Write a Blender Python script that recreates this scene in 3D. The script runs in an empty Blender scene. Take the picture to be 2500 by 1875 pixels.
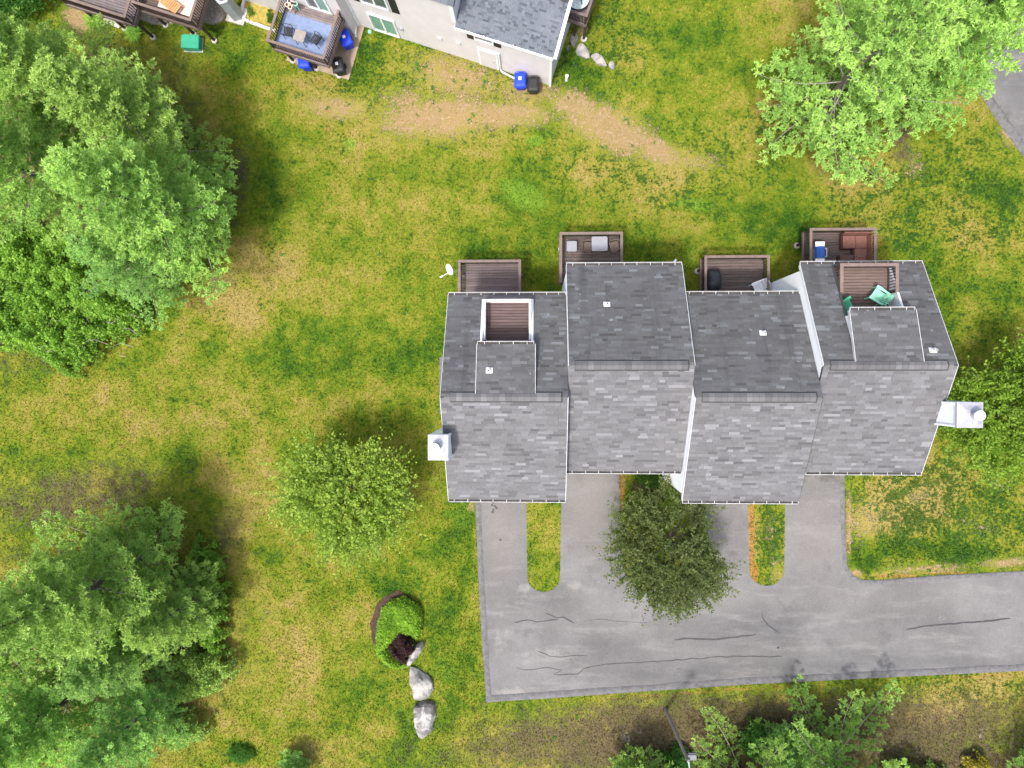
import bpy, bmesh, math, random
import numpy as np
from mathutils import Vector, Matrix, noise as mnoise
from mathutils.geometry import tessellate_polygon

random.seed(7)
RNG = np.random.default_rng(7)
S = bpy.context.scene
COL = S.collection
rad = math.radians

# ------------------------------------------------------------------ camera, sky, sun, exposure
H = 41.0                      # camera height above the lawn
F = 1733.0                    # focal length in photograph pixels (2500 wide)
NX, NY = 1315.0, 922.0        # where the plumb line meets the photograph
cam_d = Vector((-(NX - 1250) / F, (NY - 937.5) / F, -1)).normalized()
cz = -cam_d
cx = Vector((0, 1, 0)).cross(cz).normalized()
cy = cz.cross(cx)
CR = Matrix((cx, cy, cz)).transposed()
cam_data = bpy.data.cameras.new('camera')
cam_data.sensor_width = 36.0
cam_data.lens = 36.0 * F / 2500.0
cam_data.clip_start = 0.5
cam_data.clip_end = 6000.0
cam = bpy.data.objects.new('camera', cam_data)
cam.matrix_world = Matrix.Translation((0, 0, H)) @ CR.to_4x4()
COL.objects.link(cam)
S.camera = cam

SUN_EL, SUN_AZ = 67.0, 211.0      # degrees; azimuth clockwise from the top of the picture
world = bpy.data.worlds.new('World')
S.world = world
world.use_nodes = True
wn = world.node_tree
sky = wn.nodes.new('ShaderNodeTexSky')
sky.sky_type = 'NISHITA'
sky.sun_disc = False
sky.sun_elevation = rad(SUN_EL)
sky.sun_rotation = rad(SUN_AZ)
sky.air_density = 1.0
sky.dust_density = 5.0
bg = wn.nodes['Background']
bg.inputs['Strength'].default_value = 0.15
wn.links.new(sky.outputs[0], bg.inputs['Color'])

sun_data = bpy.data.lights.new('sun', 'SUN')
sun_data.energy = 2.0
sun_data.angle = rad(5.0)
sun_data.color = (1.0, 0.98, 0.94)
sun = bpy.data.objects.new('sun', sun_data)
sd = Vector((math.sin(rad(SUN_AZ)) * math.cos(rad(SUN_EL)), math.cos(rad(SUN_AZ)) * math.cos(rad(SUN_EL)), math.sin(rad(SUN_EL))))
sun.rotation_euler = sd.to_track_quat('Z', 'Y').to_euler()
sun.location = sd * 80
COL.objects.link(sun)

S.view_settings.view_transform = 'Standard'
S.view_settings.look = 'None'
S.view_settings.gamma = 1.0
S.view_settings.exposure = 1.0
S.cycles.max_bounces = 6
S.cycles.transparent_max_bounces = 4


# ------------------------------------------------------------------ measuring the photograph
def W(px, py, z=0.0):
    """the point at height z that stands at this pixel of the photograph"""
    r = CR @ Vector(((px - 1250) / F, -(py - 937.5) / F, -1))
    return Vector((0, 0, H)) + r * ((z - H) / r.z)


def to_px(X, Y, Z=0.0):
    """numpy: photograph pixels of world points"""
    R = np.array(CR)
    P = np.stack([X, Y, np.zeros_like(X) + Z - H], -1) @ R
    return 1250 + F * P[..., 0] / -P[..., 2], 937.5 - F * P[..., 1] / -P[..., 2]


# ------------------------------------------------------------------ mesh and object helpers
class MB:
    def __init__(s):
        s.v, s.f = [], []

    def add(s, vs, fs):
        n = len(s.v)
        s.v += [tuple(p) for p in vs]
        s.f += [tuple(i + n for i in f) for f in fs]
        return s

    def box(s, c, size, ax=None):
        a, b, d = size[0] / 2, size[1] / 2, size[2] / 2
        vs = [Vector((x * a, y * b, z * d)) for x in (-1, 1) for y in (-1, 1) for z in (-1, 1)]
        if ax is not None:
            vs = [ax @ p for p in vs]
        c = Vector(c)
        return s.add([c + p for p in vs], [(0, 1, 3, 2), (4, 6, 7, 5), (0, 4, 5, 1), (2, 3, 7, 6), (0, 2, 6, 4), (1, 5, 7, 3)])

    def cyl(s, p0, p1, r0, r1=None, n=8, caps=True):
        r1 = r0 if r1 is None else r1
        p0, p1 = Vector(p0), Vector(p1)
        d = (p1 - p0).normalized()
        a = d.orthogonal().normalized()
        b = d.cross(a)
        vs = []
        for p, r in ((p0, r0), (p1, r1)):
            vs += [p + (a * math.cos(2 * math.pi * i / n) + b * math.sin(2 * math.pi * i / n)) * r for i in range(n)]
        fs = [(i, (i + 1) % n, n + (i + 1) % n, n + i) for i in range(n)]
        if caps:
            fs += [tuple(range(n))[::-1], tuple(range(n, 2 * n))]
        return s.add(vs, fs)

    def path(s, pts, r, n=6):
        pts = [Vector(p) for p in pts]
        rr = r if isinstance(r, (list, tuple)) else [r] * len(pts)
        rings = []
        for i, p in enumerate(pts):
            d = (pts[min(i + 1, len(pts) - 1)] - pts[max(i - 1, 0)]).normalized()
            a = d.cross(Vector((0.13, 0.27, 0.95))).normalized()
            b = d.cross(a)
            rings.append([p + (a * math.cos(2 * math.pi * k / n) + b * math.sin(2 * math.pi * k / n)) * rr[i] for k in range(n)])
        vs = [p for ring in rings for p in ring]
        fs = [(i * n + k, i * n + (k + 1) % n, (i + 1) * n + (k + 1) % n, (i + 1) * n + k) for i in range(len(pts) - 1) for k in range(n)]
        fs += [tuple(range(n))[::-1], tuple(range((len(pts) - 1) * n, len(pts) * n))]
        return s.add(vs, fs)

    def loft(s, rings, cap0=True, cap1=True):
        n = len(rings[0])
        vs = [p for r in rings for p in r]
        fs = [(i * n + k, i * n + (k + 1) % n, (i + 1) * n + (k + 1) % n, (i + 1) * n + k) for i in range(len(rings) - 1) for k in range(n)]
        if cap0:
            fs.append(tuple(range(n))[::-1])
        if cap1:
            fs.append(tuple(range((len(rings) - 1) * n, len(rings) * n)))
        return s.add(vs, fs)

    def prism(s, outline, z0, z1):
        """outline: world xy points, counter-clockwise or not"""
        o = [Vector((p[0], p[1], 0)) for p in outline]
        n = len(o)
        tris = tessellate_polygon([o])
        s.add([p + Vector((0, 0, z1)) for p in o], [t if (o[t[1]] - o[t[0]]).cross(o[t[2]] - o[t[0]]).z > 0 else t[::-1] for t in tris])
        s.add([p + Vector((0, 0, z0)) for p in o] + [p + Vector((0, 0, z1)) for p in o], [(i, (i + 1) % n, n + (i + 1) % n, n + i) for i in range(n)])
        return s

    def mesh(s, name, mat=None, smooth=False):
        me = bpy.data.meshes.new(name)
        me.from_pydata(s.v, [], s.f)
        bm = bmesh.new()
        bm.from_mesh(me)
        bmesh.ops.recalc_face_normals(bm, faces=bm.faces)
        bm.to_mesh(me)
        bm.free()
        if smooth:
            me.polygons.foreach_set('use_smooth', [True] * len(me.polygons))
        if mat:
            me.materials.append(mat)
        return me

    def build(s, name, mat, parent=None, smooth=False):
        o = bpy.data.objects.new(name, s.mesh(name, mat, smooth))
        COL.objects.link(o)
        adopt(o, parent)
        return o


def adopt(o, parent):
    if parent is not None:
        o.parent = parent
        o.matrix_parent_inverse = Matrix.Translation(parent.location).inverted() if parent.type == 'EMPTY' else Matrix()


def piece(name, me, mat4, parent):
    o = bpy.data.objects.new(name, me)
    COL.objects.link(o)
    adopt(o, parent)
    o.matrix_basis = mat4
    return o


def tag(o, label=None, cat=None, group=None, kind=None):
    for k, v in (('label', label), ('category', cat), ('group', group), ('kind', kind)):
        if v:
            o[k] = v
    return o


def thing(name, label, cat, loc=(0, 0, 0), group=None):
    o = bpy.data.objects.new(name, None)
    COL.objects.link(o)
    o.location = Vector(loc)
    o.empty_display_size = 0.3
    return tag(o, label, cat, group)


def np_mesh(name, verts, faces, mat, attrs=None, smooth=False):
    """fast mesh from numpy; faces (n,k)"""
    me = bpy.data.meshes.new(name)
    n, k = faces.shape
    me.vertices.add(len(verts))
    me.vertices.foreach_set('co', np.ascontiguousarray(verts, np.float32).ravel())
    me.loops.add(n * k)
    me.loops.foreach_set('vertex_index', np.ascontiguousarray(faces, np.int32).ravel())
    me.polygons.add(n)
    me.polygons.foreach_set('loop_start', np.arange(0, n * k, k, dtype=np.int32))
    me.polygons.foreach_set('loop_total', np.full(n, k, np.int32))
    if smooth:
        me.polygons.foreach_set('use_smooth', np.ones(n, bool))
    for an, av in (attrs or {}).items():
        a = me.attributes.new(an, 'FLOAT', 'POINT')
        a.data.foreach_set('value', np.ascontiguousarray(av, np.float32))
    me.update(calc_edges=True)
    if not smooth:
        me.shade_flat()
    if mat:
        me.materials.append(mat)
    return me


def obj(name, me, parent=None):
    o = bpy.data.objects.new(name, me)
    COL.objects.link(o)
    adopt(o, parent)
    return o


# ------------------------------------------------------------------ materials
class NT:
    def __init__(s, name):
        s.m = bpy.data.materials.new(name)
        s.m.use_nodes = True
        s.t = s.m.node_tree
        s.b = s.t.nodes['Principled BSDF']
        s.out = s.t.nodes['Material Output']

    def n(s, typ, **kw):
        x = s.t.nodes.new(typ)
        for k, v in kw.items():
            setattr(x, k, v)
        return x

    def put(s, sock, v):
        if hasattr(v, 'is_output') or isinstance(v, bpy.types.NodeSocket):
            s.t.links.new(v, sock)
        elif v is not None:
            sock.default_value = v

    def math(s, op, a, b=None, c=None, clamp=False):
        x = s.n('ShaderNodeMath', operation=op, use_clamp=clamp)
        for i, v in enumerate((a, b, c)):
            if v is not None:
                s.put(x.inputs[i], v)
        return x.outputs[0]

    def noise(s, vec, scale, detail=3.0, rough=0.55, dist=0.0):
        x = s.n('ShaderNodeTexNoise')
        s.put(x.inputs['Vector'], vec)
        x.inputs['Scale'].default_value = scale
        x.inputs['Detail'].default_value = detail
        x.inputs['Roughness'].default_value = rough
        x.inputs['Distortion'].default_value = dist
        return x.outputs['Fac']

    def mix(s, f, a, b, typ='MIX'):
        x = s.n('ShaderNodeMix', data_type='RGBA', blend_type=typ)
        s.put(x.inputs[0], f)
        s.put(x.inputs[6], a if not isinstance(a, tuple) else (*a[:3], 1))
        s.put(x.inputs[7], b if not isinstance(b, tuple) else (*b[:3], 1))
        return x.outputs[2]

    def ramp(s, f, stops):
        x = s.n('ShaderNodeValToRGB')
        e = x.color_ramp.elements
        while len(e) < len(stops):
            e.new(0.5)
        for i, (p, c) in enumerate(stops):
            e[i].position = p
            e[i].color = (*c[:3], 1)
        s.put(x.inputs[0], f)
        return x.outputs[0]

    def sstep(s, v, lo, hi):
        x = s.n('ShaderNodeMapRange', interpolation_type='SMOOTHSTEP')
        s.put(x.inputs['Value'], v)
        s.put(x.inputs['From Min'], lo)
        s.put(x.inputs['From Max'], hi)
        return x.outputs[0]

    def attr(s, name):
        return s.n('ShaderNodeAttribute', attribute_name=name).outputs['Fac']

    def pos(s):
        return s.n('ShaderNodeNewGeometry').outputs['Position']

    def objc(s):
        return s.n('ShaderNodeTexCoord').outputs['Object']

    def scaled(s, vec, sc):
        x = s.n('ShaderNodeMapping')
        s.put(x.inputs['Vector'], vec)
        x.inputs['Scale'].default_value = sc
        return x.outputs[0]

    def bump(s, h, strength=0.3, dist=0.02):
        x = s.n('ShaderNodeBump')
        s.put(x.inputs['Height'], h)
        x.inputs['Strength'].default_value = strength
        x.inputs['Distance'].default_value = dist
        s.t.links.new(x.outputs[0], s.b.inputs['Normal'])

    def done(s, col, rough=0.8, spec=0.3, metal=0.0):
        s.put(s.b.inputs['Base Color'], col if not isinstance(col, tuple) else (*col[:3], 1))
        s.put(s.b.inputs['Roughness'], rough)
        s.b.inputs['Specular IOR Level'].default_value = spec
        s.b.inputs['Metallic'].default_value = metal
        return s.m


def MAT(name, col, rough=0.7, var=0.15, scale=4.0, rv=0.0, bump=0.0, spec=0.3, metal=0.0, stretch=None):
    t = NT(name)
    v = t.pos()
    if stretch:
        v = t.scaled(v, stretch)
    f = t.noise(v, scale, 4.0, 0.6)
    c = t.mix(t.sstep(f, 0.25, 0.75), tuple(x * (1 - var) for x in col), tuple(min(1, x * (1 + var)) for x in col))
    if rv:
        r = t.n('ShaderNodeObjectInfo').outputs['Random']
        g = t.math('MULTIPLY_ADD', r, 2 * rv, 1 - rv)
        h = t.n('ShaderNodeHueSaturation')
        t.put(h.inputs['Value'], g)
        t.put(h.inputs['Color'], c)
        c = h.outputs[0]
    if bump:
        t.bump(f, bump, 0.02)
    return t.done(c, rough, spec, metal)


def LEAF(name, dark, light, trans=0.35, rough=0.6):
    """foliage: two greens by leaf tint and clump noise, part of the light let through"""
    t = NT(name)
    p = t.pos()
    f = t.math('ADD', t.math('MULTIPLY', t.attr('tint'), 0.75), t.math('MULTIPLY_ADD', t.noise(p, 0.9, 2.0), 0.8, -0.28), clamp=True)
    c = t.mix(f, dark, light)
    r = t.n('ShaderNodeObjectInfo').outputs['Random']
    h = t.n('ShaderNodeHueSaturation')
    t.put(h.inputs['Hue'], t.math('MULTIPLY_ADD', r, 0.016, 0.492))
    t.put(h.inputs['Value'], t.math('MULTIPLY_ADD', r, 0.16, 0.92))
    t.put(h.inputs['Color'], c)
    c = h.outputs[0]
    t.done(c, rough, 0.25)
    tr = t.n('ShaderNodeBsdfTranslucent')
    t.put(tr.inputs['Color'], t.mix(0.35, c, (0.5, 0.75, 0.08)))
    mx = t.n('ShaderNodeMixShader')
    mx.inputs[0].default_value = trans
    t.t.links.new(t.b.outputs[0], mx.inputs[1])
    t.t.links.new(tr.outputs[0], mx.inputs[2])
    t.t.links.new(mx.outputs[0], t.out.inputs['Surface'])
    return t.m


def lawn_material(name, blade=False):
    t = NT(name)
    p = t.pos()
    n0 = t.noise(p, 0.16, 3, 0.6)
    n1 = t.noise(p, 0.55, 3, 0.6)
    n2 = t.noise(p, 1.7, 4, 0.62)
    n3 = t.noise(p, 5.5, 3, 0.65)
    n4 = t.noise(p, 16.0, 3, 0.8)
    n35 = t.noise(p, 10.0, 3, 0.7)
    c5 = lambda x, k: t.math('MULTIPLY', t.math('SUBTRACT', x, 0.5), k)
    add = lambda *xs: xs[0] if len(xs) == 1 else t.math('ADD', xs[0], add(*xs[1:]))
    lush_shade, dry, dirt, straw, weed, grav, rust, lime = (t.attr(a) for a in ('lush_shade', 'dry', 'dirt', 'straw', 'weed', 'gravel', 'rust', 'lime'))
    g = add(0.515, t.math('MULTIPLY', lush_shade, 0.36), t.math('MULTIPLY', dry, -0.34), c5(n0, 1.5), c5(n1, 1.15), c5(n2, 0.85), c5(n3, 0.8), c5(n35, 0.75), c5(n4, 0.45))
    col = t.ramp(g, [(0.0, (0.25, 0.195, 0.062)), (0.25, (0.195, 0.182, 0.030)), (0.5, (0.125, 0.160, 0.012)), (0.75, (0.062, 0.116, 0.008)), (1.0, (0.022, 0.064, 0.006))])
    col = t.mix(t.math('MULTIPLY', t.sstep(add(rust, c5(n2, 0.5), c5(n3, 0.4)), 0.4, 0.62), 0.85), col, t.mix(n3, (0.235, 0.105, 0.022), (0.33, 0.20, 0.06)))
    col = t.mix(t.math('MULTIPLY', t.sstep(add(lime, c5(n1, 0.5), c5(n2, 0.5), c5(n3, 0.4)), 0.15, 0.85), 0.8), col, (0.135, 0.235, 0.022))
    # weed clumps, darker and bluer than the turf
    wv = add(t.math('MULTIPLY', weed, 0.17), n3, c5(n2, 0.7), c5(n1, 0.45))
    col = t.mix(t.math('MULTIPLY', t.sstep(wv, 0.62, 0.73), 0.85), col, (0.0279, 0.0651, 0.01004))
    # bare sandy soil
    dv = add(t.math('MULTIPLY', dirt, 0.74), c5(n1, 0.6), c5(n2, 0.8), c5(n3, 0.95), c5(n35, 0.9), c5(n4, 0.5))
    soil = t.mix(n2, (0.2108, 0.1333, 0.05859), (0.2914, 0.2077, 0.1116))
    soil = t.mix(t.sstep(n3, 0.5, 0.75), soil, (0.3224, 0.248, 0.1507))
    col = t.mix(t.math('MULTIPLY', t.sstep(dv, 0.32, 0.70), 0.95), col, soil)
    # brown needle litter and dead grass
    sv = add(t.math('MULTIPLY', straw, .8), c5(n1, 0.55), c5(n2, 0.75), c5(n3, 0.6), c5(n4, .3))
    lit = t.mix(t.sstep(n3, 0.35, 0.65), (0.066, 0.046, 0.028), (0.128, 0.094, 0.058))
    lit = t.mix(t.sstep(n1, 0.5, 0.7), lit, (0.10, 0.08, 0.036))
    col = t.mix(t.math('MULTIPLY', t.sstep(sv, 0.28, 0.72), 0.9), col, lit)
    # washed gravel
    gv = add(grav, c5(n2, 0.4), c5(n3, 0.3))
    gc = t.mix(t.sstep(t.noise(p, 26, 2, 0.8), 0.35, 0.65), (0.20, 0.185, 0.165), (0.50, 0.46, 0.42))
    col = t.mix(t.sstep(gv, 0.4, 0.6), col, gc)
    hs = t.n('ShaderNodeHueSaturation')
    t.put(hs.inputs['Color'], col)
    val = t.math('ADD', t.math('MULTIPLY_ADD', n4, 0.95, 0.33), t.math('MULTIPLY', n35, 0.5))
    if blade:
        val = t.math('MULTIPLY', val, t.math('MULTIPLY_ADD', t.attr('tint'), 1.3, 0.42))
    t.put(hs.inputs['Value'], val)
    if not blade:
        t.bump(add(t.math('MULTIPLY', n3, 0.5), n4), 0.55, 0.05)
    return t.done(hs.outputs[0], 0.95, 0.1)


def asphalt_material(name, base=(0.150, 0.1465, 0.1445)):
    t = NT(name)
    p = t.pos()
    big = t.noise(p, 0.2, 5, 0.65)
    streak = t.noise(t.scaled(p, (0.35, 1.5, 1)), 0.8, 5, 0.65)
    fine = t.noise(p, 30, 2, 0.8)
    grain = t.noise(p, 9, 3, 0.8)
    c = t.mix(t.sstep(big, 0.3, 0.7), tuple(x * 0.78 for x in base), tuple(x * 1.15 for x in base))
    c = t.mix(t.math('MULTIPLY', t.sstep(streak, 0.5, 0.72), 0.6), c, (0.215, 0.208, 0.20))
    c = t.mix(t.math('MULTIPLY', t.sstep(t.noise(p, 0.45, 6, 0.7), 0.54, 0.70), 0.5), c, (0.088, 0.088, 0.092))
    c = t.mix(t.math('MULTIPLY', t.sstep(t.noise(p, 1.6, 4, 0.7, 0.4), 0.64, 0.72), 0.45), c, (0.25, 0.245, 0.235))
    c = t.mix(t.math('MULTIPLY', t.attr('warm'), 0.6), c, (0.187, 0.170, 0.159))
    c = t.mix(t.math('MULTIPLY', t.math('MULTIPLY', t.attr('dark'), t.sstep(streak, 0.75, 0.35)), 0.8), c, (0.078, 0.078, 0.083))
    c = t.mix(t.math('MULTIPLY', t.sstep(t.math('ADD', t.attr('pale'), t.math('MULTIPLY', t.noise(p, 1.1, 5, 0.7), 1.2)), 0.95, 1.35), 0.6), c, (0.26, 0.25, 0.235))
    hs = t.n('ShaderNodeHueSaturation')
    t.put(hs.inputs['Color'], c)
    t.put(hs.inputs['Value'], t.math('ADD', t.math('MULTIPLY_ADD', fine, 0.6, 0.45), t.math('MULTIPLY', grain, 0.5)))
    t.bump(fine, 0.4, 0.008)
    return t.done(hs.outputs[0], 0.9, 0.2)


def shingle_material(name, stops, stain=0.0):
    t = NT(name)
    p = t.pos()
    k = t.ramp(t.attr('tint'), stops)
    f = t.noise(p, 24, 2, 0.8)
    big = t.noise(p, 0.5, 3, 0.6)
    hs = t.n('ShaderNodeHueSaturation')
    t.put(hs.inputs['Color'], k)
    t.put(hs.inputs['Value'], t.math('ADD', t.math('MULTIPLY_ADD', f, 0.5, 0.55), t.math('MULTIPLY', big, 0.38)))
    c = hs.outputs[0]
    if stain:
        st = t.noise(t.scaled(p, (1.6, 0.13, 0.13)), 1.0, 4, 0.6)
        c = t.mix(t.math('MULTIPLY', t.sstep(st, 0.52, 0.72), stain), c, (0.055, 0.055, 0.06))
        sp = t.noise(p, 3.2, 2, 0.6)
        c = t.mix(t.math('MULTIPLY', t.sstep(sp, 0.72, 0.76), 0.5), c, (0.34, 0.35, 0.33))
    t.bump(f, 0.5, 0.01)
    return t.done(c, 0.92, 0.15)


def stone_material(name, c1, c2):
    t = NT(name)
    p = t.pos()
    a = t.noise(p, 1.3, 5, 0.65, 0.6)
    b = t.noise(p, 14, 3, 0.7)
    c = t.mix(t.sstep(a, 0.42, 0.6), c1, c2)
    c = t.mix(t.math('MULTIPLY', t.sstep(b, 0.5, 0.75), 0.4), c, tuple(x * 0.5 for x in c1))
    t.bump(t.math('ADD', a, t.math('MULTIPLY', b, 0.3)), 0.6, 0.05)
    return t.done(c, 0.9, 0.2)


LAWN = lawn_material('lawn_soil')
BLADE = lawn_material('grass_blades', True)
ASPH = asphalt_material('weathered_asphalt')
KERB = MAT('asphalt_berm', (0.128, 0.125, 0.126), 0.95, 0.25, 5, bump=0.4)
SEAL = MAT('crack_sealant', (0.045, 0.0438, 0.0468), 0.6, 0.2, 8)
GPATCH = MAT('dark_grey_patch', (0.12, 0.114, 0.108), 0.9, 0.3, 1.5, bump=0.2)
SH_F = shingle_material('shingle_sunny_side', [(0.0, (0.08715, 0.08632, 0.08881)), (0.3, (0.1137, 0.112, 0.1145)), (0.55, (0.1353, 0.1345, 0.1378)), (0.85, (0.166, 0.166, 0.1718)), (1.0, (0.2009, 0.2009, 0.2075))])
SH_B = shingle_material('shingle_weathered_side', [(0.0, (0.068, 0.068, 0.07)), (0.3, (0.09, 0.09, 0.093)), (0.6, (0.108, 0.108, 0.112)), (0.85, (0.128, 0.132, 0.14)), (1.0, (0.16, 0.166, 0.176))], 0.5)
SH_D = shingle_material('shingle_dormer', [(0.0, (0.07, 0.07, 0.072)), (0.4, (0.094, 0.094, 0.097)), (0.75, (0.117, 0.118, 0.123)), (1.0, (0.15, 0.153, 0.16))], 0.1)
SH_R = shingle_material('shingle_ridge', [(0.0, (0.10, 0.099, 0.099)), (0.5, (0.125, 0.124, 0.125)), (1.0, (0.165, 0.165, 0.165))], 0.15)
SH_2 = shingle_material('shingle_blue_grey', [(0.0, (0.06375, 0.0748, 0.08925)), (0.3, (0.085, 0.09775, 0.1148)), (0.42, (0.1232, 0.1377, 0.159)), (1.0, (0.1487, 0.1632, 0.187))])
GUT = MAT('dull_white_gutter', (0.50, 0.50, 0.50), 0.55, 0.2, 5)
DARKGREY = MAT('dark_grey', (0.07, 0.065, 0.06), 0.95, 0.3, 6)
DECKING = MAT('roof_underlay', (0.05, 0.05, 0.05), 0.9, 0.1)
TRIM = MAT('white_trim', (0.741, 0.7505, 0.76), 0.5, 0.05, 3)
WALL = MAT('pale_blue_white_siding', (0.88, 0.89, 0.90), 0.6, 0.04, 2)
WALL2 = MAT('warm_white_siding', (0.61, 0.58, 0.585), 0.6, 0.05, 2)
METAL = MAT('galvanised_cap', (0.36, 0.365, 0.40), 0.45, 0.15, 3, metal=0.3)
BRD = MAT('brown_deck_board', (0.11, 0.082, 0.076), 0.75, 0.25, 3, rv=0.22, stretch=(0.5, 5, 5))
BRD1 = MAT('violet_brown_board', (0.14, 0.107, 0.106), 0.7, 0.22, 2, rv=0.2, stretch=(0.5, 5, 5))
BRDR = MAT('red_brown_board', (0.105, 0.07, 0.066), 0.7, 0.22, 2, rv=0.15, stretch=(0.5, 5, 5))
BRDT = MAT('tan_brown_board', (0.1292, 0.09184, 0.0782), 0.75, 0.2, 3, rv=0.1, stretch=(0.5, 5, 5))
BRDG = MAT('grey_brown_board', (0.17, 0.14, 0.14), 0.75, 0.2, 3, rv=0.15)
RAIL = MAT('taupe_rail', (0.17, 0.1232, 0.1062), 0.65, 0.15, 4)
RAILD = MAT('dark_brown_wood', (0.06, 0.04, 0.035), 0.7, 0.25, 5)
CONC = MAT('concrete', (0.46, 0.43, 0.39), 0.9, 0.2, 2.5, bump=0.2)
PATIO = MAT('sandy_patio_slab', (0.3024, 0.2376, 0.1728), 0.9, 0.15, 1.5, bump=0.15)
GLASS = MAT('green_tinted_glass', (0.17, 0.33, 0.27), 0.08, 0.12, 1.2, spec=0.8)
GLASSD = MAT('dark_glass', (0.10, 0.13, 0.13), 0.08, 0.25, 1.5, spec=0.8)
BLACKP = MAT('black_plastic', (0.018, 0.018, 0.02), 0.45, 0.2, 5)
BLUEP = MAT('blue_plastic', (0.012, 0.05, 0.60), 0.4, 0.08, 4)
GREENBOX = MAT('green_enamel', (0.0425, 0.34, 0.204), 0.5, 0.1, 2.5)
GREYP = MAT('grey_painted_metal', (0.33, 0.35, 0.37), 0.45, 0.08, 3)
STICK = MAT('white_sticker', (0.85, 0.85, 0.88), 0.6, 0.03, 6)
IRON = MAT('black_iron', (0.02, 0.022, 0.025), 0.5, 0.2, 8)
WICK = MAT('red_brown_wicker', (0.17, 0.075, 0.055), 0.7, 0.25, 12, bump=0.4)
WICKD = MAT('dark_brown_wicker', (0.10, 0.055, 0.045), 0.75, 0.25, 12, bump=0.4)
MESHB = MAT('brown_mesh', (0.16, 0.115, 0.095), 0.7, 0.2, 12)
MINT = MAT('mint_plastic', (0.27, 0.62, 0.44), 0.45, 0.05, 3)
GREENP = MAT('green_plastic', (0.06, 0.42, 0.22), 0.45, 0.08, 3)
WHITEP = MAT('white_plastic', (0.82, 0.83, 0.85), 0.4, 0.03, 3)
TABLEW = MAT('pale_grey_tabletop', (0.26, 0.26, 0.29), 0.35, 0.06, 3)
TABLET = MAT('taupe_tabletop', (0.25, 0.22, 0.205), 0.6, 0.15, 6)
RUG = MAT('blue_outdoor_rug', (0.168, 0.216, 0.344), 0.95, 0.15, 3.5, bump=0.2)
GRILLB = MAT('blue_enamel', (0.03, 0.10, 0.36), 0.3, 0.1, 3)
COVER = MAT('charcoal_vinyl', (0.025, 0.028, 0.034), 0.45, 0.35, 3, bump=0.3)
TANC = MAT('tan_cushion', (0.50, 0.24, 0.10), 0.8, 0.2, 4)
BEIGE = MAT('beige_fabric', (0.62, 0.52, 0.42), 0.9, 0.1, 4)
POLE = MAT('weathered_pole', (0.23, 0.20, 0.18), 0.85, 0.25, 3, stretch=(6, 6, 0.6))
BARK = MAT('grey_bark', (0.14, 0.115, 0.095), 0.95, 0.3, 6, bump=0.6)
TWIG = MAT('pale_twig', (0.30, 0.27, 0.23), 0.9, 0.25, 6)
GRAN = stone_material('granite', (0.15, 0.142, 0.138), (0.42, 0.395, 0.38))
GRANW = stone_material('pale_granite', (0.20, 0.19, 0.182), (0.37, 0.345, 0.325))
MULCH = MAT('red_mulch', (0.06, 0.036, 0.026), 0.95, 0.4, 9, bump=0.7)
PINE = LEAF('white_pine_needles', (.16, .33, .065), (.58, .80, .20), .38)
PINEB = LEAF('blue_green_needles', (.14, .32, .085), (.50, .76, .21), .38)
PINES = LEAF('young_pine_needles', (.13, .26, .055), (.50, .70, .16), .38)
LEAFD = LEAF('yellow_green_leaves', (.13, .25, .03), (.46, .60, .095), .42)
LEAFE = LEAF('olive_leaves', (0.055, 0.072, 0.028), (0.18, 0.21, 0.068), .42)
LEAFG = LEAF('spring_green_leaves', (0.1066, 0.2214, 0.01804), (0.328, 0.492, 0.0615), .42)
LEAFT = LEAF('thicket_leaves', (.10, .26, .03), (.37, .60, .085), .40)
LEAFB = LEAF('boxwood_leaves', (0.10, 0.25, 0.02), (0.46, 0.72, 0.075), 0.38)
LEAFP = LEAF('purple_barberry_leaves', (0.020, 0.008, 0.012), (0.075, 0.024, 0.032), 0.15)
LEAFK = LEAF('dark_green_leaves', (0.03, 0.11, 0.02), (0.11, 0.28, 0.04), .42)
LEAFY = LEAF('yellow_leaves', (0.28, 0.23, 0.03), (0.58, 0.50, 0.07), 0.35)

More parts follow.
